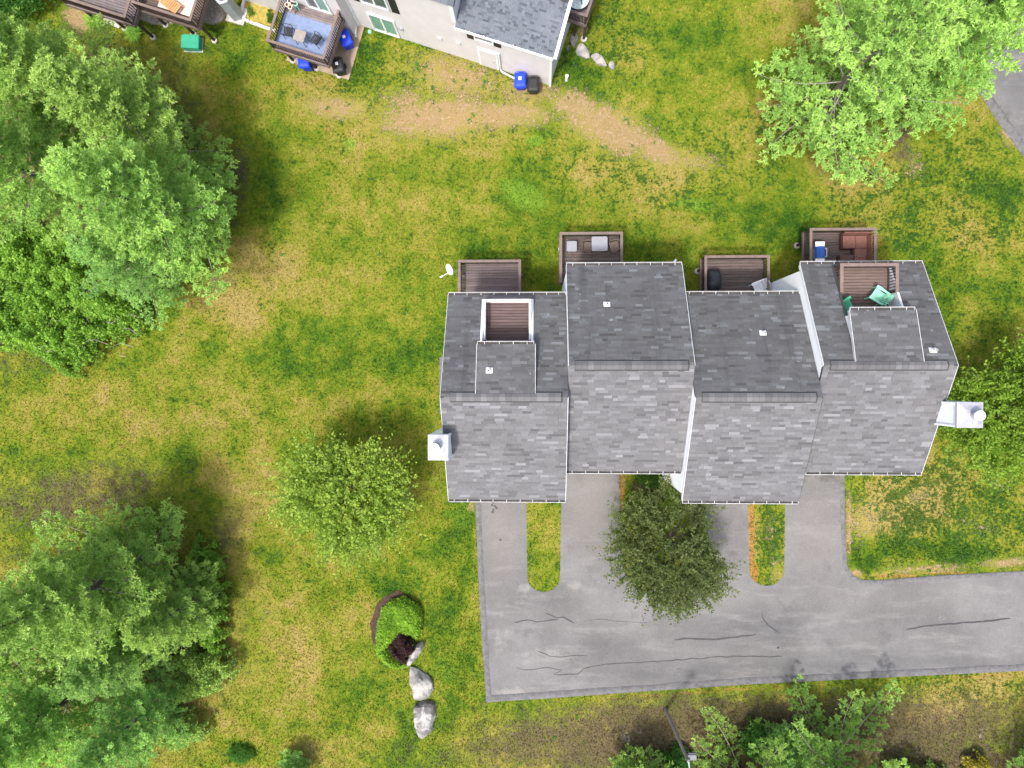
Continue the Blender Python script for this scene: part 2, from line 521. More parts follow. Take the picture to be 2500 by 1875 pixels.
# ------------------------------------------------------------------ the ground
ZONES = {
    'dirt': [(1070, 285, 150, 52, -4, 1.0), (1230, 280, 130, 34, 0, 0.95), (1000, 250, 80, 40, 10, .75), (1400, 255, 70, 40, 20, .9), (1490, 315, 130, 52, 24, 1.0), (1600, 365, 85, 32, 26, .95),
             (820, 262, 90, 30, 5, .8), (1110, 190, 120, 60, 15, .78), (1290, 225, 90, 34, 0, .75), (1680, 390, 90, 26, 10, .65), (200, 45, 45, 28, 20, 1.1), (2115, 1275, 50, 60, 10, .66),
             (2260, 1390, 110, 14, -3, .75), (2450, 1375, 70, 14, -4, .8), (2072, 1290, 9, 100, 0, .8), (2085, 1398, 22, 14, 20, .9), (2390, 1280, 60, 40, 0, .42), (2240, 1210, 40, 20, -25, .6),
             (1895, 1390, 22, 40, 0, .7), (1880, 1300, 20, 60, 0, .5), (2000, 405, 40, 24, 0, .6), (2470, 330, 30, 40, -40, .7), (2230, 400, 30, 40, 0, .5), (1150, 1238, 11, 14, 0, .85), (240, 965, 14, 9, 0, .6),
             (600, 1640, 60, 50, 0, .35), (650, 1500, 30, 40, 0, .4), (1420, 78, 14, 22, 20, .8), (2440, 1180, 40, 20, 0, .4), (1500, 1640, 0.1, 0.1, 0, 0)],
    'straw': [(2195, 325, 26, 26, 0, 1.2), (2020, 265, 50, 18, -20, .9), (2200, 370, 30, 40, 0, .7), (580, 440, 45, 120, 5, .62), (540, 690, 80, 40, -35, .55), (190, 1215, 260, 85, -8, .72), (120, 1160, 130, 60, 0, .45),
              (560, 1300, 50, 90, 0, .6), (590, 1500, 30, 90, 0, .45), (1850, 1800, 750, 105, -2, 1.0), (1560, 1780, 170, 70, 0, .95), (1900, 1740, 200, 50, -3, .85), (2250, 1780, 220, 60, -5, .8), (1330, 1800, 150, 60, 0, .8), (1450, 1740, 120, 30, -3, .7), (2330, 1860, 250, 40, 0, .95),
              (1900, 1850, 300, 50, 0, 1.0), (1600, 1705, 160, 16, -3, .7), (1845, 1300, 13, 140, 0, .3), (660, 1350, 60, 60, 0, .25), (470, 120, 60, 60, 0, .35), (40, 650, 250, 250, 0, .8), (200, 400, 330, 330, 0, .8), (200, 1600, 330, 300, 0, .8), (2150, 200, 170, 130, 0, .6),
              (1590, 1170, 40, 14, 0, .8), (1580, 1195, 50, 30, 0, .7)],
    'dry': [(780, 480, 160, 120, 0, .45), (640, 640, 130, 90, 30, .8), (560, 740, 120, 80, 30, .9), (640, 1000, 200, 100, 0, .55), (320, 1000, 260, 90, 0, .5), (600, 1160, 110, 160, 0, .55), (640, 1620, 150, 250, 10, .95),
            (640, 1480, 80, 120, 0, .8), (700, 1780, 150, 90, 0, .9), (1200, 1820, 160, 60, 0, .7), (1150, 160, 200, 90, 10, .55), (2200, 1220, 160, 90, 0, .6), (1800, 330, 200, 120, 0, .35), (2350, 560, 150, 100, 0, .35), (2300, 1720, 260, 60, -4, .8),
            (830, 250, 170, 60, 0, .5), (1000, 330, 200, 60, 0, .5), (1560, 420, 160, 40, 0, .45), (1517, 1200, 9, 60, 0, 1.6), (1833, 1330, 13, 120, 0, 1.7), (2150, 1405, 80, 8, -3, 1.2), (1170, 1330, 14, 120, 0, .6), (850, 1500, 60, 100, 0, .25), (2130, 430, 120, 70, 0, .6), (900, 700, 200, 90, 0, .4), (560, 250, 60, 60, 0, .3)],
    'lush_shade': [(1240, 600, 330, 70, 0, .35), (1130, 1330, 60, 130, 0, .75), (1120, 1560, 60, 200, 0, .85), (1090, 1800, 120, 70, 0, .6), (1270, 480, 60, 45, 20, .9), (1310, 340, 22, 20, 0, .7), (1220, 620, 140, 70, 0, .55), (1590, 620, 120, 70, 0, .55), (1900, 560, 120, 60, 0, .5), (2250, 1340, 190, 26, 3, 1.0),  # blobs behind the row paint its shade as deeper green
             (2110, 1355, 45, 40, 0, .8), (860, 900, 220, 60, -15, .5), (920, 1030, 110, 60, 0, .4), (640, 560, 60, 90, 0, .25), (860, 150, 40, 60, 0, .8), (1000, 90, 110, 20, 18, .7), (1420, 190, 90, 60, 0, .6), (1480, 60, 80, 60, 0, .5), (590, 1835, 45, 32, 0, 1.3), (1160, 1230, 30, 40, 0, .6),  # blob above the lone round tree paints its cast shade
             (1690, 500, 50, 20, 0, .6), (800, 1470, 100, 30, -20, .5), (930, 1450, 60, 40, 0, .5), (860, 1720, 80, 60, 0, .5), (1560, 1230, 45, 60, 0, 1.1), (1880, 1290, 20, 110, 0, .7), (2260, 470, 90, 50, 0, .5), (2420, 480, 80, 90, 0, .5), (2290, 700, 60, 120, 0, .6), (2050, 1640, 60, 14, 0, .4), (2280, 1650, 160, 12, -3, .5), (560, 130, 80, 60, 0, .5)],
    'weed': [(1150, 200, 380, 140, 0, .9), (1600, 400, 300, 120, 0, .7), (2300, 480, 280, 160, 0, .9), (2280, 1250, 260, 170, 0, 1.2), (1880, 1320, 40, 120, 0, 1.3), (1330, 1330, 45, 120, 0, .3), (2300, 1680, 250, 60, 0, .8), (1900, 330, 80, 70, 0, 1.0), (2400, 700, 160, 160, 0, .4), (1480, 100, 120, 120, 0, .8)],
    'rust': [(1834, 1290, 9, 130, 0, .95), (1842, 1400, 12, 30, 0, .9), (1516, 1210, 8, 60, 0, .95), (2210, 345, 22, 70, 0, .35), (2066, 1340, 5, 50, 0, .8), (2250, 1402, 160, 5, -3, .8), (1180, 1716, 60, 5, -3, .5), (1700, 1690, 400, 6, -4, .55), (2400, 1650, 120, 6, -3, .6), (560, 740, 90, 40, -35, .3)],
    'lime': [(1280, 478, 70, 36, 25, .75), (1305, 342, 24, 16, 0, .8), (1690, 500, 55, 18, 5, .6), (855, 352, 18, 20, 0, .7), (1090, 1640, 40, 70, 0, .35), (1120, 1260, 40, 50, 0, .4)],
    'gravel': [(375, 35, 55, 24, 15, 1.1), (520, 30, 40, 34, 0, .8), (1540, 1790, 55, 40, 0, .42), (2390, 1790, 70, 24, 0, .4)],
}


def zones(X, Y):
    u, v = to_px(X, Y)
    out = {}
    for k, lst in ZONES.items():
        a = np.zeros_like(u)
        for (x, y, rx, ry, rot, s) in lst:
            c, sn = math.cos(rad(rot)), math.sin(rad(rot))
            dx, dy = u - x, v - y
            d = np.sqrt(((dx * c + dy * sn) / rx) ** 2 + ((-dx * sn + dy * c) / ry) ** 2)
            w = np.clip((1.5 - d) / 1.1, 0, 1) if k not in ('dirt', 'straw') else np.clip((1.9 - d) / 1.7, 0, 1)
            a = np.maximum(a, s * w * w * (3 - 2 * w))
        out[k] = a
    return out


def axis(lo, hi, step):
    core = np.arange(lo, hi + 1e-6, step)
    return np.concatenate([[lo - 3000, lo - 900, lo - 300, lo - 100, lo - 40, lo - 15, lo - 5], core, [hi + 5, hi + 15, hi + 40, hi + 100, hi + 300, hi + 900, hi + 3000]])


gx, gy = axis(-36, 31, 0.22), axis(-26, 26, 0.22)
GX, GY = np.meshgrid(gx, gy)
nxg, nyg = len(gx), len(gy)
ii = (np.arange(nyg - 1)[:, None] * nxg + np.arange(nxg - 1)[None, :]).ravel()
gfaces = np.stack([ii, ii + 1, ii + 1 + nxg, ii + nxg], 1)
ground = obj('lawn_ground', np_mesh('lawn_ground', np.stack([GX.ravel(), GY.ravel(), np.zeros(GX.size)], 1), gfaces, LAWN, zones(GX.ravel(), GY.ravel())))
tag(ground, 'patchy yellow green lawn with bare sandy spots around the houses', None, None, 'structure')


def arc(cx_, cy_, r, a0, a1, n=7, sy=1.0):
    return [(cx_ + r * math.cos(rad(a0 + (a1 - a0) * i / n)), cy_ + sy * r * math.sin(rad(a0 + (a1 - a0) * i / n))) for i in range(n + 1)]


def island(x0, x1, ytop, ybot, taper=5):
    """outline in pixels of a planted strip that runs out from under the house, walked left side down, round end, right side up"""
    r = (x1 - x0) / 2 - taper
    m = (x0 + x1) / 2
    return [(x0, ytop)] + arc(m, ybot - r * 0.95, r, 180, 0, 10, -0.95)[::1] + [(x1, ytop)]


def isl(x0, x1, ytop, ybot, taper=5):
    r = (x1 - x0) / 2 - taper
    m = (x0 + x1) / 2
    pts = [(x0, ytop)]
    for i in range(11):
        a = math.pi - math.pi * i / 10
        pts.append((m + r * math.cos(a), ybot - r * 0.9 + r * 0.9 * math.sin(a)))
    return pts + [(x1, ytop)]


top_y = 1105
drive_px = [(1157, top_y), (1160, 1222), (1167, 1400), (1176, 1560), (1187, 1714), (1350, 1704), (1500, 1693), (1660, 1682), (1820, 1671), (2000, 1662), (2200, 1652), (2700, 1628), (3300, 1600),
            (3300, 1352), (2700, 1382), (2500, 1393), (2300, 1404), (2140, 1416), (2105, 1415), (2082, 1404), (2068, 1380), (2064, 1300), (2062, 1180), (2062, top_y)]
drive_px += [p for p in reversed(isl(1824, 1919, top_y, 1430))]
drive_px += [p for p in reversed(isl(1509, 1698, top_y, 1440, 10))]
drive_px += [p for p in reversed(isl(1283, 1372, top_y, 1445))]
drive = [W(x, y, 0.0) for x, y in drive_px]


def inside(poly, X, Y):
    r = np.zeros(X.shape, bool)
    n = len(poly)
    for i in range(n):
        x0, y0 = poly[i][0], poly[i][1]
        x1, y1 = poly[(i + 1) % n][0], poly[(i + 1) % n][1]
        c = ((y0 > Y) != (y1 > Y)) & (X < (x1 - x0) * (Y - y0) / (y1 - y0 + 1e-12) + x0)
        r ^= c
    return r


# asphalt sheet: a fine grid clipped by the outline so that wear can vary over it
def sheet(name, outline, z, mat, label, step=0.6, attrf=None):
    bm = bmesh.new()
    o = [Vector((p[0], p[1], 0)) for p in outline]
    vs = [bm.verts.new((p.x, p.y, z)) for p in o]
    for t in tessellate_polygon([o]):
        try:
            bm.faces.new([vs[i] for i in t])
        except ValueError:
            pass
    xs, ys = [p.x for p in o], [p.y for p in o]
    for ax, lo, hi in ((0, max(min(xs), -40), min(max(xs), 40)), (1, min(ys), max(ys))):
        k = lo + step
        while k < hi:
            co, no = [0, 0, 0], [0, 0, 0]
            co[ax], no[ax] = k, 1
            bmesh.ops.bisect_plane(bm, geom=bm.verts[:] + bm.edges[:] + bm.faces[:], plane_co=co, plane_no=no)
            k += step
    bmesh.ops.recalc_face_normals(bm, faces=bm.faces)
    for f in bm.faces:
        if f.normal.z < 0:
            f.normal_flip()
    me = bpy.data.meshes.new(name)
    bm.to_mesh(me)
    bm.free()
    me.materials.append(mat)
    if attrf:
        co = np.empty(len(me.vertices) * 3, np.float32)
        me.vertices.foreach_get('co', co)
        co = co.reshape(-1, 3)
        for an, av in attrf(co[:, 0].astype(float), co[:, 1].astype(float)).items():
            a = me.attributes.new(an, 'FLOAT', 'POINT')
            a.data.foreach_set('value', np.ascontiguousarray(av, np.float32))
    o = obj(name, me)
    return tag(o, label, None, None, 'structure')


def blob(u, v, lst):
    a = np.zeros_like(u)
    for (x, y, rx, ry, s) in lst:
        d = np.sqrt(((u - x) / rx) ** 2 + ((v - y) / ry) ** 2)
        w = np.clip((1.6 - d) / 1.4, 0, 1)
        a = np.maximum(a, s * w * w * (3 - 2 * w))
    return a


def drive_wear(X, Y):
    u, v = to_px(X, Y)
    return {'warm': blob(u, v, [(1220, 1300, 60, 130, .9), (1440, 1230, 70, 110, 1.0), (1760, 1280, 60, 70, .5), (1990, 1300, 60, 150, .7), (2150, 1460, 300, 40, .4)]),
            'pale': blob(u, v, [(1250, 1690, 70, 16, .8), (1390, 1675, 60, 14, .7), (1560, 1528, 90, 10, 1.0), (1310, 1600, 120, 30, .5), (1280, 1440, 30, 30, .6), (1400, 1430, 30, 20, .6), (2000, 1650, 90, 14, .6), (1230, 1560, 60, 90, .45)]),
            'dark': blob(u, v, [(1850, 1530, 180, 50, .9), (1700, 1640, 260, 26, .8), (2150, 1620, 300, 30, .55), (1520, 1580, 160, 24, .5), (1560, 1250, 50, 60, .2), (1330, 1462, 60, 14, .5), (1870, 1445, 60, 12, .5), (1500, 1330, 20, 70, .3)])}


driveway = sheet('driveway', drive, 0.02, ASPH, 'grey asphalt driveway with four parking arms in front of the townhouses', 0.6, drive_wear)
road_px = [(2405, 60), (2412, 140), (2408, 215), (2440, 262), (2520, 372), (2800, 720), (3200, 720), (3200, -400), (2600, -400), (2430, -60)]
road = sheet('road', [W(x, y) for x, y in road_px], 0.02, ASPH, 'corner of pale grey asphalt road behind the pine', 0.8)


def strip(name, pts, width, z0, h, mat, parent=None, side=1.0, prof=None):
    """a low ridge of asphalt along a line of ground points"""
    pr = prof or [(0.0, 0.0), (0.12, h * 0.9), (0.5, h), (0.85, h * 0.55), (1.0, 0.0)]
    P = []
    for a, b in zip(pts[:-1], pts[1:]):
        k = max(1, int((b - a).length / 0.6))
        P += [a + (b - a) * (i / k) for i in range(k)]
    P.append(pts[-1])
    rings = []
    for i, p in enumerate(P):
        d = (P[min(i + 1, len(P) - 1)] - P[max(i - 1, 0)]).normalized()
        nrm = Vector((-d.y, d.x, 0)) * side
        j = 1 + 0.18 * mnoise.noise((p.x * 1.3, p.y * 1.3, 3))
        rings.append([(p.x + nrm.x * width * w_ * j, p.y + nrm.y * width * w_ * j, z0 + hh) for w_, hh in pr])
    m = MB()
    n = len(pr)
    m.add([q for r in rings for q in r], [(i * n + k, i * n + k + 1, (i + 1) * n + k + 1, (i + 1) * n + k) for i in range(len(rings) - 1) for k in range(n - 1)])
    return m.build(name, mat, parent, True)


kerb = strip('kerb', [Vector((*W(x, y).xy, 0)) for x, y in [(1160, 1222), (1167, 1400), (1176, 1560), (1187, 1714)]], 0.34, 0.022, 0.06, KERB, None, 1.0)
tag(kerb, 'low dark asphalt berm along the left edge of the driveway', None, None, 'structure')
kerb2 = strip('kerb', [Vector((*W(x, y).xy, 0)) for x, y in [(1187, 1714), (1350, 1704), (1500, 1693), (1660, 1682), (1820, 1671), (2000, 1662), (2200, 1652), (2700, 1628)]], 0.4, 0.022, 0.08, KERB, None, 1.0)
tag(kerb2, 'low dark asphalt berm along the lower edge of the driveway', None, None, 'structure')
kerb3 = strip('kerb', [Vector((*W(x, y).xy, 0)) for x, y in [(2700, 1382), (2500, 1393), (2300, 1404), (2140, 1416), (2105, 1415), (2082, 1404), (2068, 1380), (2064, 1300), (2062, 1180)]], 0.26, 0.022, 0.03, KERB, None, 1.0)
tag(kerb3, 'thin dark asphalt edge around the right hand lawn corner', None, None, 'structure')
kerb4 = strip('kerb', [Vector((*W(x, y).xy, 0)) for x, y in [(2404, 205), (2440, 262), (2520, 372), (2700, 600)]], 0.55, 0.022, 0.05, KERB, None, -1.0)
tag(kerb4, 'grey road edge strip at the corner behind the pine', None, None, 'structure')

for pts, wd in (([(1254, 1519), (1275, 1514), (1310, 1517), (1359, 1513), (1362, 1509), (1332, 1496)], .07), ([(1360, 1508), (1375, 1506), (1390, 1515), (1402, 1522)], .09),
                ([(1646, 1562), (1680, 1559), (1720, 1560), (1790, 1556), (1846, 1548)], .1), ([(1859, 1495), (1863, 1510), (1873, 1526), (1902, 1543)], .09),
                ([(1352, 1646), (1380, 1647), (1411, 1644), (1424, 1632), (1445, 1627), (1478, 1621), (1500, 1619), (1560, 1617), (1640, 1612), (1700, 1607), (1780, 1603), (1850, 1602), (1910, 1603)], .06),
                ([(1262, 1630), (1280, 1635), (1305, 1635), (1330, 1630), (1373, 1634), (1352, 1645)], .045), ([(1310, 1588), (1340, 1601), (1360, 1604), (1400, 1601), (1434, 1599)], .05),
                ([(2210, 1536), (2260, 1528), (2340, 1521), (2410, 1516), (2468, 1509)], .09), ([(1435, 1514), (1470, 1510), (1500, 1516), (1530, 1519), (1590, 1519)], .025)):
    P = [Vector((*W(x, y).xy, 0)) for x, y in pts]
    Q = [P[0]]
    for a, b in zip(P[:-1], P[1:]):
        k = max(1, int((b - a).length / 0.25))
        for i in range(1, k + 1):
            q = a + (b - a) * (i / k)
            Q.append(q + Vector((mnoise.noise((q.x * 2.1, q.y * 2.1, 0)), mnoise.noise((q.x * 2.1, q.y * 2.1, 9)), 0)) * 0.07)
    m = MB()
    n = len(Q)
    L, R_ = [], []
    for i, q in enumerate(Q):
        d = (Q[min(i + 1, n - 1)] - Q[max(i - 1, 0)]).normalized()
        nr = Vector((-d.y, d.x, 0)) * wd * (0.5 + 0.25 * mnoise.noise((q.x * 3, q.y * 3, 5))) * (0.35 if i in (0, n - 1) else 1)
        L.append(q + nr + Vector((0, 0, 0.025)))
        R_.append(q - nr + Vector((0, 0, 0.025)))
    m.add(L + R_, [(i, i + 1, n + i + 1, n + i) for i in range(n - 1)])
    m.build('crack_seal', SEAL, driveway)
m = MB()
for (x, y) in ((1204, 1228), (1209, 1236), (1205, 1245), (1212, 1240), (1201, 1233), (1203, 1250), (1221, 1318), (1900, 1581)):
    c = W(x, y, 0.026)
    m.add([(c.x + .1 * math.cos(k) * random.uniform(.5, 1.2), c.y + .08 * math.sin(k) * random.uniform(.5, 1.2), c.z) for k in (0, 1, 2, 3, 4, 5)], [(0, 1, 2, 3, 4, 5)])
m.build('oil_spot', SEAL, driveway)
patch_pts = [W(1925, 1130), W(1925, 1178), W(2061, 1176), W(2061, 1130)]
MB().prism(patch_pts, 0.022, 0.028).build('garage_patch', GPATCH, driveway)  # slightly darker grey rectangle before the right garage

# ------------------------------------------------------------------ the townhouses
XE = [-4.30, 1.33, 6.95, 12.55, 18.22]
YR = [-0.87, 0.55, -0.87, 0.55]
DEP_F, DEP_B = 5.08, 4.90
ZE, ZR = 6.3, 9.2
house = thing('townhouse_row', 'row of four attached townhouses with stepped grey shingle roofs', 'building', ((XE[0] + XE[4]) / 2, -0.2, 0))


class Slope:
    """a roof plane: u runs along X, v up the slope from the eave"""

    def __init__(s, y_eave, z_eave, y_top, z_top):
        s.ye, s.ze = y_eave, z_eave
        s.L = math.hypot(y_top - y_eave, z_top - z_eave)
        s.d = Vector((0, (y_top - y_eave) / s.L, (z_top - z_eave) / s.L))
        s.n = Vector((1, 0, 0)).cross(s.d)
        if s.n.z < 0:
            s.n = -s.n

    def p(s, u, v, h=0.0):
        return Vector((u, s.ye, s.ze)) + s.d * v + s.n * h

    def v_at_y(s, y):
        return (y - s.ye) / s.d.y


SHINGLES = []      # candidates for single pieces: (projected area, verts, tint, roof object, material)


def lay_shingles(slope, rects, exposure, wmin, wmax, thick=(0.006, 0.013)):
    """one small slab per shingle, lower edge proud of the course below"""
    V, T = [], []
    for (u0, u1, v0, v1) in rects:
        nv = max(1, round((v1 - v0) / exposure))
        e = (v1 - v0) / nv
        for r in range(nv):
            a, b = v0 + r * e, v0 + (r + 1) * e
            u = u0 - random.uniform(0, wmax)
            while u < u1:
                w = random.uniform(wmin, wmax)
                if random.random() < 0.25:
                    w *= 1.5
                x0, x1 = max(u, u0), min(u + w, u1)
                u += w
                if x1 - x0 < 0.03:
                    continue
                t = random.uniform(*thick)
                g = 0.004
                V.append([slope.p(x0 + g, a - 0.012, t + .02), slope.p(x1 - g, a - 0.012, t + .02), slope.p(x1 - g, b, 0.004 + .02), slope.p(x0 + g, b, 0.004 + .02),
                          slope.p(x0 + g, a - 0.012, 0.018), slope.p(x1 - g, a - 0.012, 0.018)])
                T.append(min(1, max(0, random.gauss(0.5, 0.12 if random.random() < .55 else 0.30))))
    return V, T


SH_FACES = [(0, 1, 2, 3), (4, 5, 1, 0), (4, 0, 3, 3), (5, 2, 1, 1)]


def shingle_mesh(name, V, T, mat):
    n = len(V)
    v = np.array([[tuple(p) for p in s] for s in V], np.float32).reshape(-1, 3)
    base = np.arange(n)[:, None] * 6
    q = np.concatenate([base + np.array([[0, 1, 2, 3]]), base + np.array([[4, 5, 1, 0]])])
    return np_mesh(name, v, q, mat, {'tint': np.repeat(np.array(T), 6)})


SINGLE = [0]


def roof_part(name, label, slope, rects, mat, exposure=0.138, wmin=0.22, wmax=0.55, singles=0, parent=house, slab=0.14, single_parent=True):
    """roof plane with sheathing; shingles lie on it, the ones nearest the camera's axis as single pieces"""
    m = MB()
    for (u0, u1, v0, v1) in rects:
        c = [slope.p(u0, v0), slope.p(u1, v0), slope.p(u1, v1), slope.p(u0, v1)]
        dn = [p - slope.n * slab for p in c]
        m.add(c + dn, [(0, 1, 2, 3), (7, 6, 5, 4), (0, 4, 5, 1), (1, 5, 6, 2), (2, 6, 7, 3), (3, 7, 4, 0)])
    o = m.build(name, DECKING, parent)
    if label:
        o['label'] = label
    V, T = lay_shingles(slope, rects, exposure, wmin, wmax, (0.006, 0.013) if mat is SH_F else (0.003, 0.008))
    if singles:
        size = sorted(range(len(V)), key=lambda i: -(V[i][1] - V[i][0]).length)
        pick = set(size[:singles])
        for i in pick:
            sm = shingle_mesh('shingle', [V[i]], [T[i]], mat)
            obj('shingle', sm, o)
        V, T = [x for i, x in enumerate(V) if i not in pick], [x for i, x in enumerate(T) if i not in pick]
    s = obj('shingles', shingle_mesh('shingles', V, T, mat), o)
    s['kind'] = 'stuff'
    return o


HANGER = MB().box((0, 0, 0), (0.024, 0.13, 0.012)).mesh('gutter_hanger', GUT)


def gutter(x0, x1, y, z, sgn, parent, n_hang):
    """open trough with hanger straps and a dark strip inside; sgn: outward direction in Y"""
    m = MB()
    xm, L = (x0 + x1) / 2, x1 - x0
    m.box((xm, y + sgn * 0.14, z + 0.0), (L, 0.022, 0.13))
    m.box((xm, y + sgn * 0.065, z - 0.06), (L, 0.12, 0.015))
    m.box((x0 + .008, y + sgn * 0.065, z), (0.016, 0.118, 0.12))
    m.box((x1 - .008, y + sgn * 0.065, z), (0.016, 0.118, 0.12))
    g = m.build('gutter', GUT, parent)
    MB().box((xm, y + sgn * 0.065, z - 0.03), (L - .04, 0.115, 0.03)).build('trough_strip', DARKGREY, parent)  # plain dark strip along the trough bottom
    for i in range(n_hang):
        x = x0 + (i + 0.5 + random.uniform(-.06, .06)) * L / n_hang
        piece('gutter_hanger', HANGER, Matrix.Translation((x, y + sgn * 0.075, z + 0.06)), parent)
    return g


UNIT = ['leftmost townhouse roof with white railed balcony', 'second townhouse roof from the left', 'third townhouse roof from the left', 'rightmost townhouse roof with brown railed balcony']
BAL = {0: dict(x0=-2.72, x1=-0.28, yd=1.52, yf=3.72), 3: dict(x0=14.05, x1=16.75, yd=3.02, yf=5.3)}
zf_b = 6.36           # balcony floor height
for i in range(4):
    x0, x1, yr = XE[i], XE[i + 1], YR[i]
    yf, yb = yr - DEP_F, yr + DEP_B
    e0, e1 = (0.14 if i == 0 else 0.0), (0.14 if i == 3 else 0.0)
    gap = 0.006
    # walls of the unit: one closed block with gable tops, set in from the eaves
    wf, wb = yf + 0.32, yb - 0.32
    zs = ZE + 0.32 * (ZR - ZE) / DEP_F - 0.16
    m = MB()
    prof = [(wf, 0), (wf, zs), (yr, ZR - 0.17), (wb, zs), (wb, 0)]
    if i in BAL:
        b = BAL[i]
        sl = Slope(yb, ZE, yr, ZR)
        zd = sl.p(0, sl.v_at_y(b['yd'] - 0.25)).z - 0.2
        wbn = b['yd'] - 0.25
        pieces_x = [(x0 + gap, b['x0'] - 0.03, prof), (b['x0'] - 0.03, b['x1'] + 0.03, [(wf, 0), (wf, zs), (yr, ZR - 0.2), (wbn, zd), (wbn, zf_b - 0.1), (wb, zf_b - 0.1), (wb, 0)]), (b['x1'] + 0.03, x1 - gap, prof)]
    else:
        pieces_x = [(x0 + gap, x1 - gap, prof)]
    for (a, c, pf) in pieces_x:
        k = len(pf)
        m.add([(a, y, z) for y, z in pf] + [(c, y, z) for y, z in pf], [tuple(range(k)), tuple(range(k, 2 * k))[::-1]] + [(j, k + j, k + (j + 1) % k, (j + 1) % k) for j in range(k)])
    m.build('wall', WALL, house)
    # front and back roof planes
    fs = Slope(yf, ZE, yr, ZR)
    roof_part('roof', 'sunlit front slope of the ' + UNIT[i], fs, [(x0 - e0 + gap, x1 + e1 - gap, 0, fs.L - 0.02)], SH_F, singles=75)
    bs = Slope(yb, ZE, yr, ZR)
    if i in BAL:
        b = BAL[i]
        vd = bs.v_at_y(b['yd'])
        rects = [(x0 - e0 + gap, b['x0'], 0, bs.L - 0.02), (b['x1'], x1 + e1 - gap, 0, bs.L - 0.02), (b['x0'], b['x1'], 0, bs.v_at_y(b['yf'] + 0.06))]
    else:
        rects = [(x0 - e0 + gap, x1 + e1 - gap, 0, bs.L - 0.02)]
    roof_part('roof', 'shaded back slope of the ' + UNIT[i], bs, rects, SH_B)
    # rake trim along the gable edges; between units only where this roof stands above its neighbour
    for (x, s, outer) in ((x0 - e0 + gap, -1, i == 0), (x1 + e1 - gap, 1, i == 3)):
        for sl, front in ((fs, True), (bs, False)):
            if not outer and front != (i in (0, 2)):
                continue
            wt = 0.012 if outer else 0.004
            c = [sl.p(x - s * 0.012, -0.02, 0.036), sl.p(x + s * wt, -0.02, 0.036), sl.p(x + s * wt, sl.L, 0.036), sl.p(x - s * 0.012, sl.L, 0.036)]
            dn = [p - sl.n * 0.22 for p in c]
            MB().add(c + dn, [(0, 1, 2, 3), (7, 6, 5, 4), (0, 4, 5, 1), (1, 5, 6, 2), (2, 6, 7, 3), (3, 7, 4, 0)]).build('rake_trim', DARKGREY if (i == 2 and s > 0) else (GUT if outer else TRIM), house)
    # ridge vent with cap shingles, each a piece of its own
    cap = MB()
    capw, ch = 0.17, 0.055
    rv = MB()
    vw = capw + 0.075  # dark body runs past the caps to draw their shadow lines
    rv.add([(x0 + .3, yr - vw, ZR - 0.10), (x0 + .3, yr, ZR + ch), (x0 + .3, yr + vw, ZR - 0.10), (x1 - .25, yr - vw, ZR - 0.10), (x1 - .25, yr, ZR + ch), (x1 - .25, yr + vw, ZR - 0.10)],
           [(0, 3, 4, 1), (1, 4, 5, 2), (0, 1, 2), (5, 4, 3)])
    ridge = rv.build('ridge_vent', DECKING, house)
    k = 20
    for j in range(k):
        a, c = x0 + 0.04 + j * (x1 - x0 - .08) / k, x0 + 0.04 + (j + 1) * (x1 - x0 - .08) / k
        lift = 0.035 if 0 < j < k - 1 else 0.0
        wj = capw + (0.02 if 0 < j < k - 1 else -0.02)
        za, zb = ZR + ch + lift, ZR + ch + lift - 0.012
        V = [[Vector((a, yr - wj, ZR - 0.05 + lift)), Vector((c - .006, yr - wj, ZR - 0.058 + lift)), Vector((c - .006, yr, zb)), Vector((a, yr, za)), Vector((a, yr - wj, ZR - 0.1)), Vector((c - .006, yr - wj, ZR - 0.1))],
             [Vector((c - .006, yr + wj, ZR - 0.058 + lift)), Vector((a, yr + wj, ZR - 0.05 + lift)), Vector((a, yr, za)), Vector((c - .006, yr, zb)), Vector((c - .006, yr + wj, ZR - 0.1)), Vector((a, yr + wj, ZR - 0.1))]]
        t = min(1, max(0, random.gauss(.5, .22)))
        obj('ridge_shingle', shingle_mesh('ridge_shingle', V, [t, t], SH_R), ridge)
    gutter(x0 - e0 + .02, x1 + e1 - .02, yf, ZE - 0.03, -1, house, 9)
    gutter(x0 - e0 + .02, x1 + e1 - .02, yb, ZE - 0.03, 1, house, 9)
    # garage door and entry on the street front, back door to the deck
    gx0 = x0 + 0.6
    m = MB()
    for r in range(4):
        m.box((gx0 + 1.3, wf - 0.03, 0.3 + r * 0.55), (2.6, 0.05, 0.53))
    m.build('garage_door', TRIM, house)
    MB().box((x1 - 1.0, wf - 0.03, 1.1), (0.95, 0.06, 2.1)).build('entry_door', RAILD, house)
    for ux in (x0 + 1.9, x1 - 1.5):
        w_ = MB().box((ux, wf - 0.02, 4.5), (1.3, 0.06, 1.4)).build('window', TRIM, house)
        MB().box((ux, wf - 0.055, 4.5), (1.1, 0.03, 1.2)).build('pane', GLASSD, w_)
    w_ = MB().box(((x0 + x1) / 2, wb + 0.02, 2.5), (1.9, 0.06, 2.1)).build('patio_door', TRIM, house)
    MB().box(((x0 + x1) / 2, wb + 0.055, 2.5), (1.7, 0.03, 1.9)).build('pane', GLASSD, w_)


